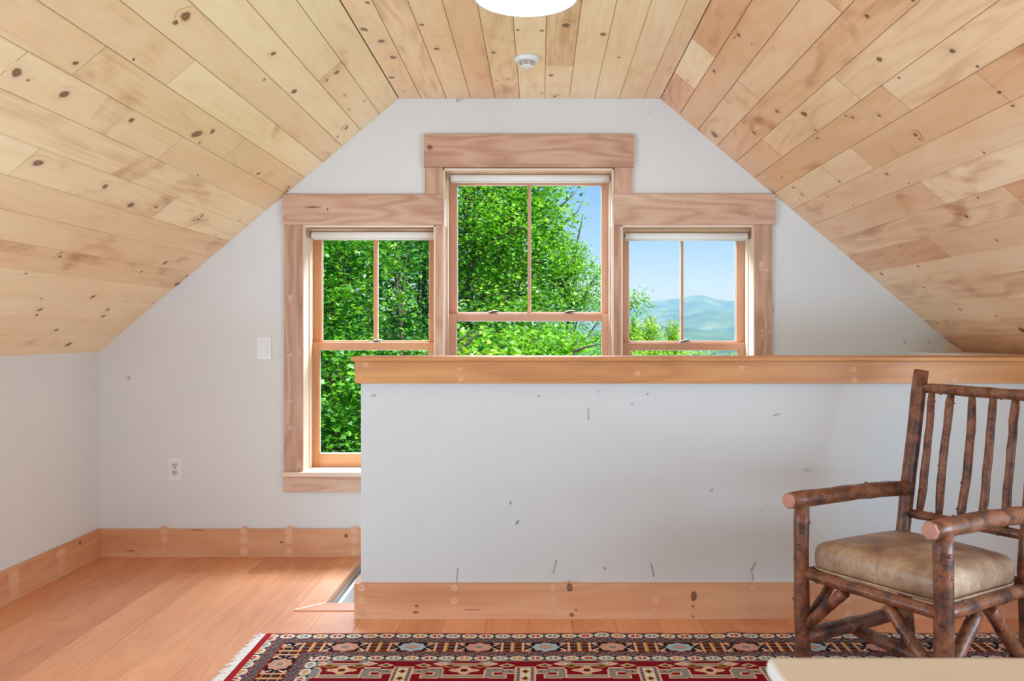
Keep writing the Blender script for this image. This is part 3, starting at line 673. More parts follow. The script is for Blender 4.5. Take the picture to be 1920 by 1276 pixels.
rug = empty('rug', (RX0, RY0, 0), 'red patterned oriental rug with white fringe on the wood floor', 'rug')
def rz(X, Y):
    z = np.full_like(X, .009)
    e = np.minimum(np.minimum(X-RX0, RX1_-X), np.minimum(Y-RY0, RY1-Y)); z = z*np.clip(e/.006, .1, 1)**.5
    f = np.clip(1-(RY1-Y)/.10, 0, 1)
    for cx_, h_ in ((.228, .006), (.43, .003), (.708, .006), (.96, .004), (1.25, .004)): z = z+h_*np.exp(-((X-cx_)/.035)**2)*f
    return z
cos_, fcs, cl = [], [], []; base = 0
for (y0, y1, nx, ny) in ((2.45, RY1, 960, 210), (RY0, 2.45, 290, 140)):
    co, fc, xc, yc = grid_mesh('', RX0, RX1_, y0, y1, nx, ny, rz, None, None, None)
    # soft wander of the woven lines, rounded corner
    co[:, 1] += .0025*np.sin(co[:, 0]*9)*np.clip(1-(RY1-co[:, 1])/.5, 0, 1)
    Xc, Yc = np.meshgrid(xc, yc); cc = rugcolor((Xc-RX0).ravel(), (RY1-Yc).ravel())
    cos_.append(co); fcs.append(fc+base); cl.append(cc); base += len(co)
raw_mesh('pile', np.concatenate(cos_), np.concatenate(fcs), M_RUG, rug, facecol=np.concatenate(cl))
M_FR = plain('fringe_cotton', (240, 232, 224), .9)
rng = np.random.default_rng(3); mb = MB()
for k in range(620):
    y = RY1-.012-k*(RY1-RY0-.02)/620; L = rng.uniform(.025, .045); s = rng.normal(0, .008)
    for side, x in ((-1, RX0+.002), (1, RX1_-.002)):
        p0 = (x, y, .006); p1 = (x+side*L*.5, y+s*.5, .005+rng.uniform(0, .004)); p2 = (x+side*L, y+s+rng.normal(0, .006), .002+rng.uniform(0, .002))
        mb.tube([p0, p1, p2], [.0017, .0019, .0011], 4, False)
f = mb.build('fringe', M_FR, rug); f['kind'] = 'stuff'

# ------------------------------------------------------------------ twig armchair
def barkmat():
    m, t, b = newmat('varnished_bark')
    c = N(t, 'ShaderNodeTexCoord'); n = N(t, 'ShaderNodeTexNoise', i_Scale=16., i_Detail=5., i_Roughness=.65); t.links.new(c.outputs['Object'], n.inputs['Vector'])
    n2 = N(t, 'ShaderNodeTexNoise', i_Scale=90., i_Detail=3.); t.links.new(c.outputs['Object'], n2.inputs['Vector'])
    col = ramp(t, n.outputs[0], [(.33, srgb(58, 36, 30)), (.47, srgb(112, 68, 46)), (.56, srgb(146, 88, 56)), (.7, srgb(122, 98, 86))])
    col = mix(t, .55, col, ramp(t, n2.outputs[0], [(.35, (.45, .42, .42, 1)), (.6, (1.1, 1.05, 1, 1))]), 'MULTIPLY')
    t.links.new(col, b.inputs['Base Color']); b.inputs['Roughness'].default_value = .38
    p = N(t, 'ShaderNodeBump', i_Strength=.35, i_Distance=.003); t.links.new(n2.outputs[0], p.inputs['Height']); t.links.new(p.outputs[0], b.inputs['Normal']); return m
M_BARK = barkmat(); M_CUT = plain('sawn_end', (196, 132, 112), .5, bump=.2, bscale=120)
def leather():
    m, t, b = newmat('worn_leather')
    c = N(t, 'ShaderNodeTexCoord'); n = N(t, 'ShaderNodeTexNoise', i_Scale=6., i_Detail=5., i_Roughness=.6); t.links.new(c.outputs['Object'], n.inputs['Vector'])
    mp = N(t, 'ShaderNodeMapping'); mp.inputs['Rotation'].default_value = (0, 0, .96); mp.inputs['Scale'].default_value = (6, 90, 30); t.links.new(c.outputs['Object'], mp.inputs[0])
    n2 = N(t, 'ShaderNodeTexNoise', i_Scale=2., i_Detail=4.); t.links.new(mp.outputs[0], n2.inputs['Vector'])
    col = ramp(t, n.outputs[0], [(.32, srgb(112, 78, 58)), (.5, srgb(160, 126, 98)), (.68, srgb(198, 168, 136))])
    col = mix(t, .45, col, ramp(t, n2.outputs[0], [(.35, (.6, .52, .46, 1)), (.55, (1.05, 1.03, 1, 1))]), 'MULTIPLY')
    t.links.new(col, b.inputs['Base Color']); b.inputs['Roughness'].default_value = .42
    p = N(t, 'ShaderNodeBump', i_Strength=.15, i_Distance=.002); t.links.new(n2.outputs[0], p.inputs['Height']); t.links.new(p.outputs[0], b.inputs['Normal']); return m
M_LEA = leather()
RZ = .009
FL, FR = Vector((.841, 2.684, RZ)), Vector((1.1005, 2.30, RZ))
BLs, BRs = Vector((1.272, 2.955, .38)), Vector((1.485, 2.57, .38))
BLf, BRf = Vector((1.298, 2.972, RZ)), Vector((1.505, 2.585, RZ))
BLt, BRt = Vector((1.372, 3.03, .967)), Vector((1.572, 2.635, .967))
ch = empty('armchair', ((FL.x+BRf.x)/2, (FL.y+BRf.y)/2, 0), 'rustic twig armchair of dark bark branches with a tan leather seat', 'chair')
rs = random.Random(8)
def stick(name, pts, r, seg=9, n=14, cut=None, seed=None, bow=.004, ends=1., nubs=3):
    pts = [Vector(p) for p in pts]; path = []; rad = []
    rr = random.Random(seed if seed is not None else rs.random())
    per = max(2, seg//(len(pts)-1)); sd = Vector((rr.uniform(-1, 1), rr.uniform(-1, 1), rr.uniform(-.3, .3)))*bow
    for a, b in zip(pts, pts[1:]):
        for k in range(per): path.append(a.lerp(b, k/per))
    path.append(pts[-1]); T = len(path)-1
    for i in range(len(path)):
        f = i/T; path[i] = path[i]+sd*math.sin(PI*f)+Vector((rr.uniform(-1, 1), rr.uniform(-1, 1), rr.uniform(-1, 1)))*bow*.25*(0 < i < T)
        rad.append(r*(1+rr.uniform(-.05, .05))*(ends if i in (0, T) else 1))
    mb = MB(); mb.tube(path, rad, n, True, 0, .05, rr.random())
    for q in range(nubs):
        i = rr.randrange(1, T); p = path[i]; d = (path[i]-path[i-1]).normalized(); o_ = d.orthogonal(); o_.rotate(Matrix.Rotation(rr.uniform(0, 6.28), 3, d)); o_.normalize()
        mb.tube([p+o_*rad[i]*.5, p+o_*rad[i]*.98, p+o_*(rad[i]+.0035)], [r*.38, r*.28, r*.12], 7)
    ob = mb.build(name, M_BARK, ch)
    if cut:
        i = 0; d = (path[0]-path[1]).normalized(); M2 = d.to_track_quat('Z', 'Y').to_matrix()
        c = MB(); c.lathe([(r*.97, 0), (r*.86, .007), (.001, .008)], path[0], 7, 0, M2); e = c.build('cut_end', M_CUT, ob); e['label'] = 'pale sawn end'
        for pl_ in e.data.polygons: pl_.use_smooth = False
    return ob
up = Vector((0, 0, 1))
bkL = (BLs-Vector((FL.x, FL.y, .38))).normalized(); bkR = (BRs-Vector((FR.x, FR.y, .38))).normalized()
stick('leg', [FL, FL+Vector((-.006, .0, .55))], .0245, seed=1); stick('leg', [FR, FR+Vector((.001, 0, .55))], .0265, seed=2)
stick('leg', [BLf, BLs, BLt], .0245, 14, seed=3); stick('leg', [BRf, BRs, BRt], .0255, 14, seed=4)
AL0 = Vector((FL.x-.006, FL.y, .578)); AR0 = Vector((FR.x, FR.y, .576))
ALe, ARe = BLs.lerp(BLt, .30), BRs.lerp(BRt, .285)
ALe.z = .556; ARe.z = .545
stick('armrest', [AL0-bkL*.060-up*.004, AL0.lerp(ALe, .5)+up*.002, ALe], .0265, 10, cut=True, seed=5, nubs=2)
stick('armrest', [AR0-bkR*.060-up*.006, AR0.lerp(ARe, .5)+up*.002, ARe], .0265, 10, cut=True, seed=6, nubs=2)
def onp(a, b, z): f = (z-a.z)/(b.z-a.z); return a.lerp(b, f)
TL, TR = onp(BLs, BLt, .906), onp(BRs, BRt, .904)
stick('top_rail', [TL, TR], .0185, 10, seed=7, ends=.8)
LLr, LRr = onp(BLs, BLt, .472), onp(BRs, BRt, .480)
stick('back_rail', [LLr, LRr], .0165, 9, seed=8, ends=.8)
for k, tt in enumerate((.1226, .295, .4727, .646, .817)):
    a = LLr.lerp(LRr, tt*1.0); b_ = TL.lerp(TR, tt); stick('spindle', [a, b_], .0135, 10, 12, seed=20+k, bow=.006, ends=.75)
zr = .334
stick('seat_rail', [Vector((FL.x, FL.y, zr+.005)), Vector((FR.x, FR.y, zr))], .0185, seed=9); stick('seat_rail', [Vector((FR.x, FR.y, zr)), Vector((BRs.x, BRs.y, zr-.012))], .0205, seed=10)
stick('seat_rail', [Vector((FL.x, FL.y, zr)), Vector((BLs.x, BLs.y, zr-.01))], .0185, seed=11); stick('seat_rail', [Vector((BLs.x, BLs.y, zr)), Vector((BRs.x, BRs.y, zr))], .0185, seed=12)
frp = lambda t, z: Vector((FL.x+(FR.x-FL.x)*t, FL.y+(FR.y-FL.y)*t, z))
def onside(A, B, t, z): return Vector((A.x+(B.x-A.x)*t, A.y+(B.y-A.y)*t, z))
stick('brace', [frp(.03, .175), frp(.33, .315)], .0175, seed=13, nubs=1); stick('brace', [frp(.96, .16), frp(.64, .315)], .0185, seed=14, nubs=1)
stick('brace', [onside(FL, BLs, .05, .19), onside(FL, BLs, .30, .31)], .0155, seed=15, nubs=0)
stick('brace', [onside(FR, BRs, .05, .165), onside(FR, BRs, .38, .305)], .0205, seed=16, nubs=1); stick('brace', [onside(FR, BRs, .90, .13), onside(FR, BRs, .52, .305)], .0215, seed=17, nubs=1)
stick('stretcher', [Vector((FL.x, FL.y, .135)), Vector((BLf.x, BLf.y, .125))], .024, seed=18); stick('stretcher', [Vector((FR.x, FR.y, .11)), Vector((BRf.x, BRf.y, .11))], .024, seed=19)
stick('stretcher', [onside(FL, BLf, .47, .112), onside(FR, BRf, .47, .085)], .021, seed=31, nubs=0)
# cushion: a rounded slab between the posts
def cushion():
    nu, nv, nw = 26, 26, 8; V = {}; mb = MB()
    ins = .018
    def foot(u, v):   # u across (-1 left .. 1 right), v front(-1)..back(1)
        a = FL.lerp(FR, (u+1)/2); b = Vector((BLs.x, BLs.y, 0)).lerp(Vector((BRs.x, BRs.y, 0)), (u+1)/2); p = a.lerp(b, (v+1)/2*.965); p.z = 0; return p
    hx, hy, hz, r = .215, .215, .047, .036
    def P(c):
        q = Vector((c[0]*hx, c[1]*hy, c[2]*hz)); inn = Vector((max(-hx+r, min(hx-r, q.x)), max(-hy+r, min(hy-r, q.y)), max(-hz+r, min(hz-r, q.z)))); d = q-inn
        if d.length > 1e-9: q = inn+d.normalized()*r
        u, v = q.x/hx, q.y/hy; p = foot(u*.965, v*.93); cr_ = (1-abs(u)**2.5)*(1-abs(v)**2.5)
        p.z = .391+q.z+(cr_*.018 if c[2] > 0 else 0)*(1 if c[2] > .5 else .5)+(-.012*(v+1)/2)
        return p
    def vid(i, j, k):
        key = (i, j, k)
        if key not in V: V[key] = mb.vert(P((2*i/nu-1, 2*j/nv-1, 2*k/nw-1)))
        return V[key]
    for i in range(nu):
        for j in range(nv):
            mb.face([vid(i, j, nw), vid(i+1, j, nw), vid(i+1, j+1, nw), vid(i, j+1, nw)], sm=True); mb.face([vid(i, j, 0), vid(i, j+1, 0), vid(i+1, j+1, 0), vid(i+1, j, 0)], sm=True)
    for k in range(nw):
        for i in range(nu):
            mb.face([vid(i, 0, k), vid(i+1, 0, k), vid(i+1, 0, k+1), vid(i, 0, k+1)], sm=True); mb.face([vid(i, nv, k), vid(i, nv, k+1), vid(i+1, nv, k+1), vid(i+1, nv, k)], sm=True)
        for j in range(nv):
            mb.face([vid(0, j, k), vid(0, j, k+1), vid(0, j+1, k+1), vid(0, j+1, k)], sm=True); mb.face([vid(nu, j, k), vid(nu, j+1, k), vid(nu, j+1, k+1), vid(nu, j, k+1)], sm=True)
    cu = mb.build('seat_cushion', M_LEA, ch); cu['label'] = 'worn tan leather seat cushion'
    pp = MB(); ring = []
    for k in range(81):
        a = 2*PI*k/80; c, s = math.cos(a), math.sin(a); u = math.copysign(abs(c)**.22, c); v = math.copysign(abs(s)**.22, s)
        p = foot(u*.97, v*.945); p.z = .357-.012*(v+1)/2; ring.append(p)
    pp.tube(ring, .0045, 8, False); pp.build('piping', M_LEA, cu)
cushion()

# ------------------------------------------------------------------ white table in the foreground
tz = .72
tb = empty('table', (.9, .62, 0), 'white tabletop with a rounded corner, closest to the camera at lower right', 'table')
mb = MB(); x0, y1, r = PX(1434, .992), .992, .012
pts = [(x0+r-r*math.cos(a), y1-r+r*math.sin(a)) for a in [PI/2*k/6 for k in range(7)]]
pts = pts+[(1.62, y1), (1.62, .40), (x0, .40)]
mb.prism(pts, tz-.020, tz, 0, .3, 0, 'xy'); mb.build('tabletop', M_WHITET, tb, bevel=.005)
mb = MB(); mb.box((x0+.05, .45, tz-.09), (1.57, y1-.05, tz-.02), 0); mb.build('apron', M_WHITET, tb, bevel=.002)
for lx_ in (x0+.05, 1.53):
    for ly_ in (.45, y1-.09):
        mb = MB(); mb.prism([(lx_, ly_), (lx_+.045, ly_), (lx_+.045, ly_+.045), (lx_, ly_+.045)], 0, tz-.09, 2, .1, 0, 'xy'); mb.build('leg', M_WHITET, tb, bevel=.003)

# ------------------------------------------------------------------ outside: ground, trees, mountains
def leafmat(name, dark, mid, light, trans=.45):
    m = bpy.data.materials.new(name); m.use_nodes = True; t = m.node_tree; t.nodes.clear()
    o = t.nodes.new('ShaderNodeOutputMaterial'); d = t.nodes.new('ShaderNodeBsdfDiffuse'); tr = t.nodes.new('ShaderNodeBsdfTranslucent'); g = t.nodes.new('ShaderNodeBsdfGlossy'); g.inputs['Roughness'].default_value = .4
    c = ramp(t, attr(t, 'rnd'), [(0, srgb(*dark)), (.55, srgb(*mid)), (1, srgb(*light))])
    c2 = mix(t, 1., c, (1.25, 1.2, .55, 1), 'MULTIPLY')
    t.links.new(c, d.inputs[0]); t.links.new(c2, tr.inputs[0]); g.inputs[0].default_value = (.75, .85, .9, 1)
    a = t.nodes.new('ShaderNodeMixShader'); a.inputs[0].default_value = trans; t.links.new(d.outputs[0], a.inputs[1]); t.links.new(tr.outputs[0], a.inputs[2])
    b = t.nodes.new('ShaderNodeMixShader'); b.inputs[0].default_value = .06; t.links.new(a.outputs[0], b.inputs[1]); t.links.new(g.outputs[0], b.inputs[2])
    t.links.new(b.outputs[0], o.inputs[0]); return m
M_LEAF = leafmat('maple_leaves', (52, 110, 34), (86, 156, 40), (150, 204, 62))
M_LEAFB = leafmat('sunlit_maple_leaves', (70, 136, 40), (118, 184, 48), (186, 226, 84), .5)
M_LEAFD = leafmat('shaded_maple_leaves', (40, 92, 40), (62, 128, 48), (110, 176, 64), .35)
M_LEAFY = leafmat('young_leaves', (96, 150, 44), (150, 196, 58), (206, 226, 92), .5)
def bark2(name, a, b_):
    m, t, b = newmat(name); c = N(t, 'ShaderNodeTexCoord'); mp = N(t, 'ShaderNodeMapping'); mp.inputs['Scale'].default_value = (10, 10, 1.5); t.links.new(c.outputs['Object'], mp.inputs[0])
    n = N(t, 'ShaderNodeTexNoise', i_Scale=1.4, i_Detail=4.); t.links.new(mp.outputs[0], n.inputs['Vector'])
    t.links.new(ramp(t, n.outputs[0], [(.35, srgb(*a)), (.65, srgb(*b_))]), b.inputs['Base Color']); b.inputs['Roughness'].default_value = .9; return m
M_TBARK = bark2('tree_bark', (52, 44, 38), (92, 82, 70)); M_TBARKG = bark2('grey_bark', (120, 118, 112), (186, 184, 176))
LEAF = np.array([(0, 0), (.22, .10), (.50, .06), (.40, .34), (.56, .52), (.24, .58), (0, 1.0), (-.24, .58), (-.56, .52), (-.40, .34), (-.50, .06), (-.22, .10)])
LEAFS = np.array([(0, 0), (.20, .28), (.24, .55), (0, 1.0), (-.24, .55), (-.20, .28)])
def leaves(rg, centers, size, tmpl, tilt=.55):
    """one many-sided face per leaf; centers (n,3)"""
    n = len(centers); k = len(tmpl)
    nx = rg.normal(0, tilt, n); ny = rg.normal(0, tilt, n); nrm = np.stack([nx, ny, np.ones(n)], 1); nrm /= np.linalg.norm(nrm, axis=1)[:, None]
    az = rg.uniform(0, 2*np.pi, n); t1 = np.stack([np.cos(az), np.sin(az), np.zeros(n)], 1); t1 -= nrm*np.sum(t1*nrm, 1)[:, None]; t1 /= np.linalg.norm(t1, axis=1)[:, None]
    t2 = np.cross(nrm, t1); s = size*rg.uniform(.65, 1.25, n)
    droop = -.25*(tmpl[:, 1]**2)
    P = centers[:, None]+s[:, None, None]*(tmpl[None, :, 0, None]*t1[:, None]+tmpl[None, :, 1, None]*t2[:, None]+droop[None, :, None]*nrm[:, None])
    return P.reshape(-1, 3), np.arange(n*k).reshape(n, k)
def tree(name, base, blobs, n_clusters, per, lsize, mat, tm, label, cat, seed, group=None, trunk_r=.12, spread=(.34, .10), barkm=None, twigs=(), trunk_top=None, extra=()):
    """blobs: (centre, radii) ellipsoids of the crown; clusters of leaves sit on twigs that grow from limbs"""
    rg = np.random.default_rng(seed); base = Vector(base)
    root = empty(name, base, label, cat, group)
    mb = MB(); cm = sum((Vector(c) for c, r in blobs), Vector())/len(blobs)
    tt = Vector(trunk_top) if trunk_top else Vector((cm.x, cm.y, max(c[2]+r[2]*.5 for c, r in blobs)))
    K = 9; path = [base.lerp(tt, i/K)+Vector(rg.normal(0, .06, 3))*(1 if 0 < i < K else 0) for i in range(K+1)]
    mb.tube(path, [trunk_r*(1-.8*i/K) for i in range(K+1)], 10)
    vol = np.array([r[0]*r[1]*r[2] for c, r in blobs])**.67; vol = vol/vol.sum(); cent = []
    for (c, r), w in zip(blobs, vol):
        c = Vector(c); m_ = max(1, int(n_clusters*w)); j = max(1, min(K-1, int(K*np.clip((c.z-r[2]-base.z)/(tt.z-base.z+1e-6), .1, .9))))
        limb = [path[j], path[j].lerp(c, .5)+Vector((0, 0, -.15)), c]; rl = trunk_r*.35
        mb.tube(limb, [rl, rl*.7, rl*.35], 6)
        d = rg.normal(0, 1, (m_, 3)); d /= np.linalg.norm(d, axis=1)[:, None]; rad = rg.uniform(.25, 1, m_)**.45
        pts = np.array(c)+d*rad[:, None]*np.array(r); cent.append(pts)
        for q in pts[:max(4, m_//6)]:
            q = Vector(q); mb.tube([c.lerp(q, .1), c.lerp(q, .6)+Vector((0, 0, -.04)), q], [rl*.28, rl*.2, .004], 4, False)
    for tw in list(twigs):
        mb.tube([Vector(p) for p in tw], [.024*(1-.85*i/(len(tw)-1)) for i in range(len(tw))], 5, False)
    mb.build('trunk', barkm or M_TBARK, root)
    cent = np.concatenate(cent+[np.array(e) for e in extra if len(e)])
    cc = np.repeat(cent, per, 0); tiltdir = np.repeat(rg.normal(0, .25, (len(cent), 2)), per, 0); crand = np.repeat(rg.uniform(-.22, .22, len(cent)), per)
    off = rg.normal(0, 1, (len(cc), 3))*np.array([spread[0], spread[0], spread[1]])
    off[:, 2] += off[:, 0]*tiltdir[:, 0]+off[:, 1]*tiltdir[:, 1]-.25*(off[:, 0]**2+off[:, 1]**2)/spread[0]
    co, fc = leaves(rg, cc+off, lsize, tm)
    ob = raw_mesh('foliage', co, fc, mat, root, facernd=np.clip(rg.normal(.5, .2, len(cc))+crand, 0, 1)); return root
def bl(px, py, d, rx, rz, ry=1.0): return (tuple(at(px, py, d)), (rx*d/F, ry, rz*d/F))
GZ = lambda y: -4.0-.16*max(0, y-6)
def gp(px, d): return (PX(px, d), d, GZ(d))

tree('maple_tree', gp(560, 12), [bl(500, 420, 12, 190, 130, 1.5), bl(640, 520, 12.5, 110, 110, 1.2), bl(620, 700, 11.5, 120, 100, 1.2), bl(480, 640, 12, 160, 150, 1.4), bl(650, 850, 11.5, 130, 120, 1.2), bl(470, 900, 12, 160, 150, 1.3)],
     760, 40, .072, M_LEAF, LEAF, 'dense green maple filling the left pane of the left window', 'tree', 1, 'trees outside the window', .16, (.30, .07), trunk_top=at(590, 380, 12))
tree('maple_tree', gp(772, 14), [bl(760, 440, 14.5, 100, 50, 1.3), bl(830, 640, 14, 150, 60, 1.2), bl(700, 760, 13.5, 110, 90, 1.0), bl(820, 760, 14, 150, 80, 1.2), bl(760, 620, 15.5, 90, 60, .8)],
     330, 34, .072, M_LEAFD, LEAF, 'shaded maple with bare upright trunks seen in the right pane of the left window', 'tree', 2, 'trees outside the window', .10, (.32, .07), trunk_top=at(745, 420, 14.4),
     twigs=[[at(750, 700, 13.2), at(754, 600, 13.3), at(760, 500, 13.4), at(772, 430, 13.5)], [at(752, 610, 13.3), at(748, 560, 13.4), at(741, 500, 13.5)]])
tree('maple_tree', gp(790, 16), [bl(790, 380, 16, 120, 60, 1.2), bl(660, 360, 17, 120, 60, 1.0)], 120, 26, .085, M_LEAFD, LEAF, 'tall slim maple with two leaning trunks behind the left window', 'tree', 12, 'trees outside the window', .13, (.34, .07), trunk_top=at(800, 300, 16),
     twigs=[[at(782, 600, 15.0), at(788, 500, 15.2), at(803, 440, 15.4)]])
tree('maple_tree', gp(880, 15), [bl(900, 380, 15, 80, 70, 1.3), bl(960, 420, 15, 90, 90, 1.3), bl(880, 500, 15.5, 80, 70, 1.2), bl(960, 540, 15, 90, 70, 1.2), bl(920, 290, 15.5, 110, 70, 1.2), bl(990, 350, 15, 55, 45, .9), bl(1010, 300, 15, 40, 50, .8)],
     560, 34, .064, M_LEAFB, LEAF, 'broad sunlit maple with a pale grey trunk filling the middle window', 'tree', 3, 'trees outside the window', .15, (.27, .08), None, trunk_top=at(870, 250, 15),
     twigs=[[at(862, 560, 14.6), at(900, 470, 14.2), at(960, 430, 14), at(985, 425, 14)], [at(870, 470, 14.4), at(900, 400, 14.1), at(935, 345, 14)], [at(862, 440, 14.3), at(880, 380, 14.1), at(895, 350, 14)]])
tree('maple_tree', gp(1050, 15.5), [bl(1020, 440, 15, 34, 30, .6), bl(1030, 490, 15, 50, 40, .8), bl(1065, 500, 15, 34, 28, .6), bl(1080, 465, 15, 22, 14, .4), bl(1040, 560, 15, 60, 40, .9), bl(1095, 555, 15, 38, 26, .6), bl(1085, 500, 15, 22, 26, .4), bl(1050, 450, 15, 26, 22, .4), bl(1050, 400, 15, 28, 14, .4), bl(1010, 380, 15, 24, 18, .5),
      bl(1060, 630, 14.5, 80, 30, .8), bl(1115, 520, 15, 20, 22, .4), bl(1150, 560, 15, 45, 24, .5), bl(1192, 562, 15, 15, 12, .25), bl(1186, 572, 15, 10, 10, .2)],
     620, 20, .066, M_LEAFB, LEAFS, 'slender ash tree with bare twigs against the blue sky in the middle window', 'tree', 4, 'trees outside the window', .07, (.15, .07), trunk_top=at(1062, 480, 15),
     twigs=[[at(1020, 420, 15), at(1050, 385, 15), at(1068, 365, 15), at(1083, 357, 15)] if False else [at(1010, 430, 15), at(1045, 392, 15), at(1070, 370, 15), at(1082, 356, 15)], [at(1030, 450, 15), at(1062, 415, 15), at(1082, 398, 15), at(1094, 375, 15)],
            [at(1070, 520, 15), at(1084, 445, 15), at(1090, 420, 15), at(1093, 398, 15)], [at(1020, 405, 15), at(1026, 388, 15), at(1048, 366, 15)], [at(1042, 585, 14.8), at(1050, 545, 14.8), at(1060, 515, 14.8)], [at(1046, 580, 14.8), at(1075, 560, 14.8), at(1092, 545, 14.8)]])
tree('maple_tree', gp(940, 13), [bl(900, 660, 13, 120, 50, 1.0), bl(1010, 640, 13.2, 90, 32, .9), bl(900, 740, 13, 150, 60, 1.0), bl(1060, 720, 13, 120, 60, 1.0)], 330, 34, .070, M_LEAFB, LEAF, 'low maple crown filling the lower sash of the middle window', 'tree', 5, 'trees outside the window', .10, (.28, .07),
     twigs=[[at(855, 662, 12.0), at(885, 635, 12.0), at(905, 615, 12.1)], [at(857, 640, 12.1), at(875, 628, 12.1), at(892, 617, 12.2)], [at(1076, 668, 12.6), at(1080, 645, 12.6), at(1084, 630, 12.6)], [at(1078, 658, 12.6), at(1105, 648, 12.6), at(1125, 645, 12.6)]], trunk_top=at(940, 640, 13))
tree('young_tree', gp(885, 10), [bl(870, 672, 10, 18, 14, .3), bl(912, 668, 10, 20, 14, .3), bl(950, 682, 10, 30, 14, .3), bl(890, 720, 10, 50, 40, .5)], 60, 10, .10, M_LEAFY, LEAFS, 'yellow-green sapling tips at the bottom of the middle window', 'tree', 6, None, .03, (.10, .09))
for i, (px, py, rx, rz_, d, lab) in enumerate(((1188, 622, 16, 30, 26, 'bright small tree at the left edge of the right window'), (1220, 620, 26, 34, 27, 'tallest round-topped small tree before the hazy mountains'), (1262, 625, 11, 24, 28, 'narrow pointed small tree left of the right window bar'), (1150, 620, 26, 30, 26, 'small bright tree hidden behind the post beside the right window'))):
    tree('small_tree', gp(px, d), [bl(px, py-rz_*.55, d, rx*.25, rz_*.5, .3), bl(px, py, d, rx*.55, rz_*.55, .6), bl(px, py+22, d, rx*.9, rz_*.6, .8), bl(px, py+70, d, rx*1.4, 46, 1.1)], 340, 16, .095, M_LEAFY, LEAFS, lab, 'tree', 40+i, 'small trees beyond the right window', .08, (.13, .09))
tree('thicket', gp(1270, 24), [bl(1180+30*k, 688+(8 if k > 4 else 0)+4*math.sin(k*2.3), 24, 24, 36, 1.0) for k in range(9)], 700, 16, .095, M_LEAFY, LEAFS, 'low bright green thicket along the bottom of the right window', 'bushes', 50, None, .06, (.22, .12), trunk_top=at(1270, 700, 24))
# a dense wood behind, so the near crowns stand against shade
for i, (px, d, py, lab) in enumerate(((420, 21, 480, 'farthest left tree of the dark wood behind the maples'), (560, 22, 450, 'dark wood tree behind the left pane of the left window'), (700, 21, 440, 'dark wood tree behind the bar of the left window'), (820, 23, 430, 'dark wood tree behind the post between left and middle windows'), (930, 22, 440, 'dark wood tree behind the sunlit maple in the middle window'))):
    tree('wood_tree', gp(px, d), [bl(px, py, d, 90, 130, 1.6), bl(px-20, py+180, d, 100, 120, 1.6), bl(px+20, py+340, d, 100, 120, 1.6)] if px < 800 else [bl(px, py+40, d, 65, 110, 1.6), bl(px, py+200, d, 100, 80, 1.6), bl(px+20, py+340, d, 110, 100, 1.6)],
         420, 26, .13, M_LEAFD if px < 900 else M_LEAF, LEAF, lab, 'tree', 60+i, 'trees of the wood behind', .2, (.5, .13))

# ground falling away from the house
m, t, b = newmat('grass_slope'); c = N(t, 'ShaderNodeTexCoord'); n = N(t, 'ShaderNodeTexNoise', i_Scale=.6, i_Detail=5.); t.links.new(c.outputs['Object'], n.inputs['Vector'])
t.links.new(ramp(t, n.outputs[0], [(.35, srgb(62, 96, 40)), (.65, srgb(110, 142, 62))]), b.inputs['Base Color']); b.inputs['Roughness'].default_value = 1.; M_GRASS = m
xs = np.linspace(-60, 80, 57); ys = np.concatenate([np.linspace(-15, 60, 40), np.linspace(70, 400, 20)])
Xg, Yg = np.meshgrid(xs, ys); Zg = -4.0-.16*np.maximum(0, Yg-6)+.25*np.sin(Xg*.4)*np.cos(Yg*.3)
co = np.stack([Xg*(1+np.maximum(0, Yg-60)*.01), Yg, Zg], -1).reshape(-1, 3); nx = len(xs)-1; ny = len(ys)-1
i = (np.arange(ny)[:, None]*(nx+1)+np.arange(nx)[None]).ravel(); fc = np.stack([i, i+1, i+nx+2, i+nx+1], 1)
tag(raw_mesh('ground', co, fc, M_GRASS, smooth=True), kind='structure')

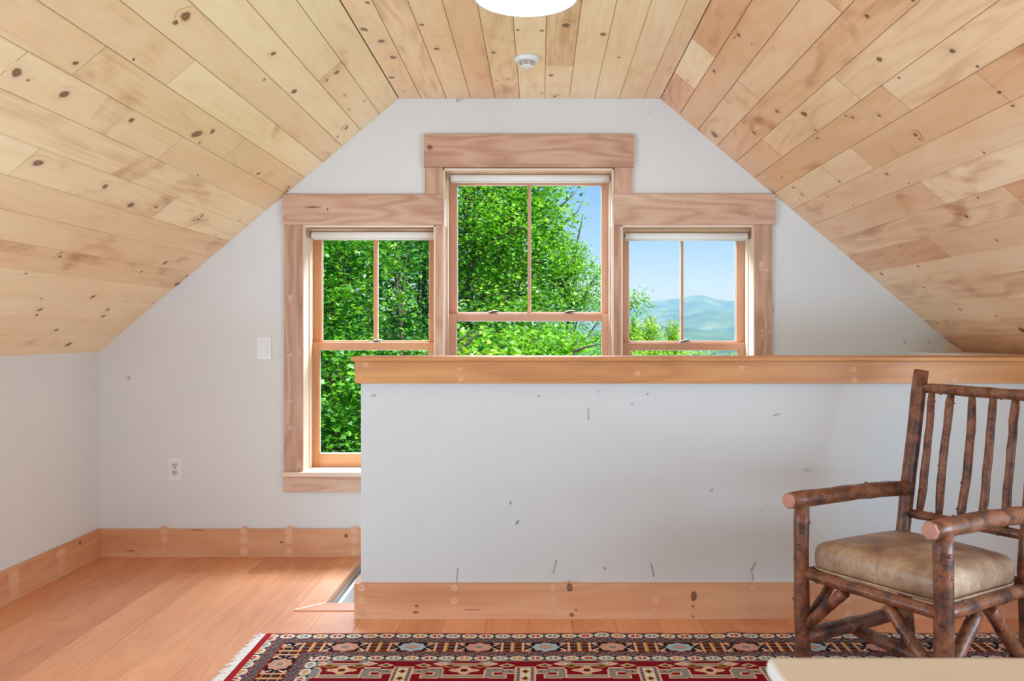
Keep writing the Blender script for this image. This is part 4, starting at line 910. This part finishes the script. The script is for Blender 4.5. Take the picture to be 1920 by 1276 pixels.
m, t, b = newmat('forested_mountain'); c = N(t, 'ShaderNodeTexCoord'); n = N(t, 'ShaderNodeTexNoise', i_Scale=.012, i_Detail=6.); t.links.new(c.outputs['Object'], n.inputs['Vector'])
t.links.new(ramp(t, n.outputs[0], [(.4, srgb(46, 82, 62)), (.62, srgb(92, 124, 80)), (.72, srgb(150, 160, 120))]), b.inputs['Base Color']); b.inputs['Roughness'].default_value = 1.; M_MTN = m
def ridge(name, crest, d, depth, zb, seed, label):
    rg = np.random.default_rng(seed); px = np.linspace(crest[0][0], crest[-1][0], 220); py = np.interp(px, [c[0] for c in crest], [c[1] for c in crest])
    py = py+np.convolve(rg.normal(0, 1.0, 226), np.ones(7)/7, 'valid')*1.2
    T = np.linspace(0, 1, 26); X = (px-CX)*d/F; Zc = CH+(CY-py)*d/F
    rel = np.zeros((26, 220))
    for k in range(5): rel += np.sin(px[None]*(.05*1.8**k)+rg.uniform(0, 6)+T[:, None]*rg.uniform(-6, 6))*.5**k
    Y = d-depth*T[:, None]+rel*d*.006*np.sin(PI*T)[:, None]; Z = Zc[None]*(1-T[:, None]**.8)+zb*T[:, None]**.8+rel*d*.0022*np.sin(PI*T)[:, None]
    Xf = np.broadcast_to(X, Z.shape); back = np.stack([X, np.full_like(X, d+depth), np.full_like(X, zb)], -1)
    co = np.concatenate([back[None], np.stack([Xf, Y, Z], -1)], 0).reshape(-1, 3); nx, ny = 219, 26
    i = (np.arange(ny)[:, None]*(nx+1)+np.arange(nx)[None]).ravel(); fc = np.stack([i, i+1, i+nx+2, i+nx+1], 1)[:, ::-1]
    return tag(raw_mesh(name, co, fc, M_MTN, smooth=True), label, 'mountain')
ridge('mountain', [(300, 600), (900, 575), (1100, 565), (1200, 565), (1225, 565), (1250, 562), (1276, 559), (1296, 555), (1312, 553), (1322, 554), (1332, 559), (1342, 561), (1352, 560), (1364, 564), (1380, 564.5), (1450, 567), (1600, 572), (2100, 590)], 3000, 900, -60, 1, 'highest hazy blue mountain ridge with a rounded summit')
ridge('foothill', [(700, 660), (1100, 632), (1180, 618), (1236, 604), (1262, 597), (1290, 592), (1320, 584), (1340, 583), (1370, 581), (1450, 576), (1700, 590), (2100, 620)], 2100, 600, -60, 2, 'middle hazy blue foothill in front of the highest ridge')
ridge('foothill', [(700, 650), (1100, 618), (1236, 611), (1280, 613), (1330, 621), (1380, 625), (1460, 618), (1700, 616), (2100, 640)], 1400, 500, -60, 3, 'lowest hazy foothill, nearest the tree tops')
mb = MB(); mb.box((-2500, 380, -70), (3500, 3300, -60)); tag(mb.build('ground', M_MTN), kind='structure')
# summer haze over the valley
m = bpy.data.materials.new('valley_haze'); m.use_nodes = True; t = m.node_tree; t.nodes.clear(); o = t.nodes.new('ShaderNodeOutputMaterial')
vs = t.nodes.new('ShaderNodeVolumeScatter'); vs.inputs['Color'].default_value = (.19, .44, 1., 1); vs.inputs['Density'].default_value = .00062; t.links.new(vs.outputs[0], o.inputs['Volume'])
mb = MB(); mb.box((-2400, 420, -59), (3400, 3290, 190)); hz = mb.build('haze', m); tag(hz, 'thin blue haze over the valley before the mountains', 'haze', kind='stuff')
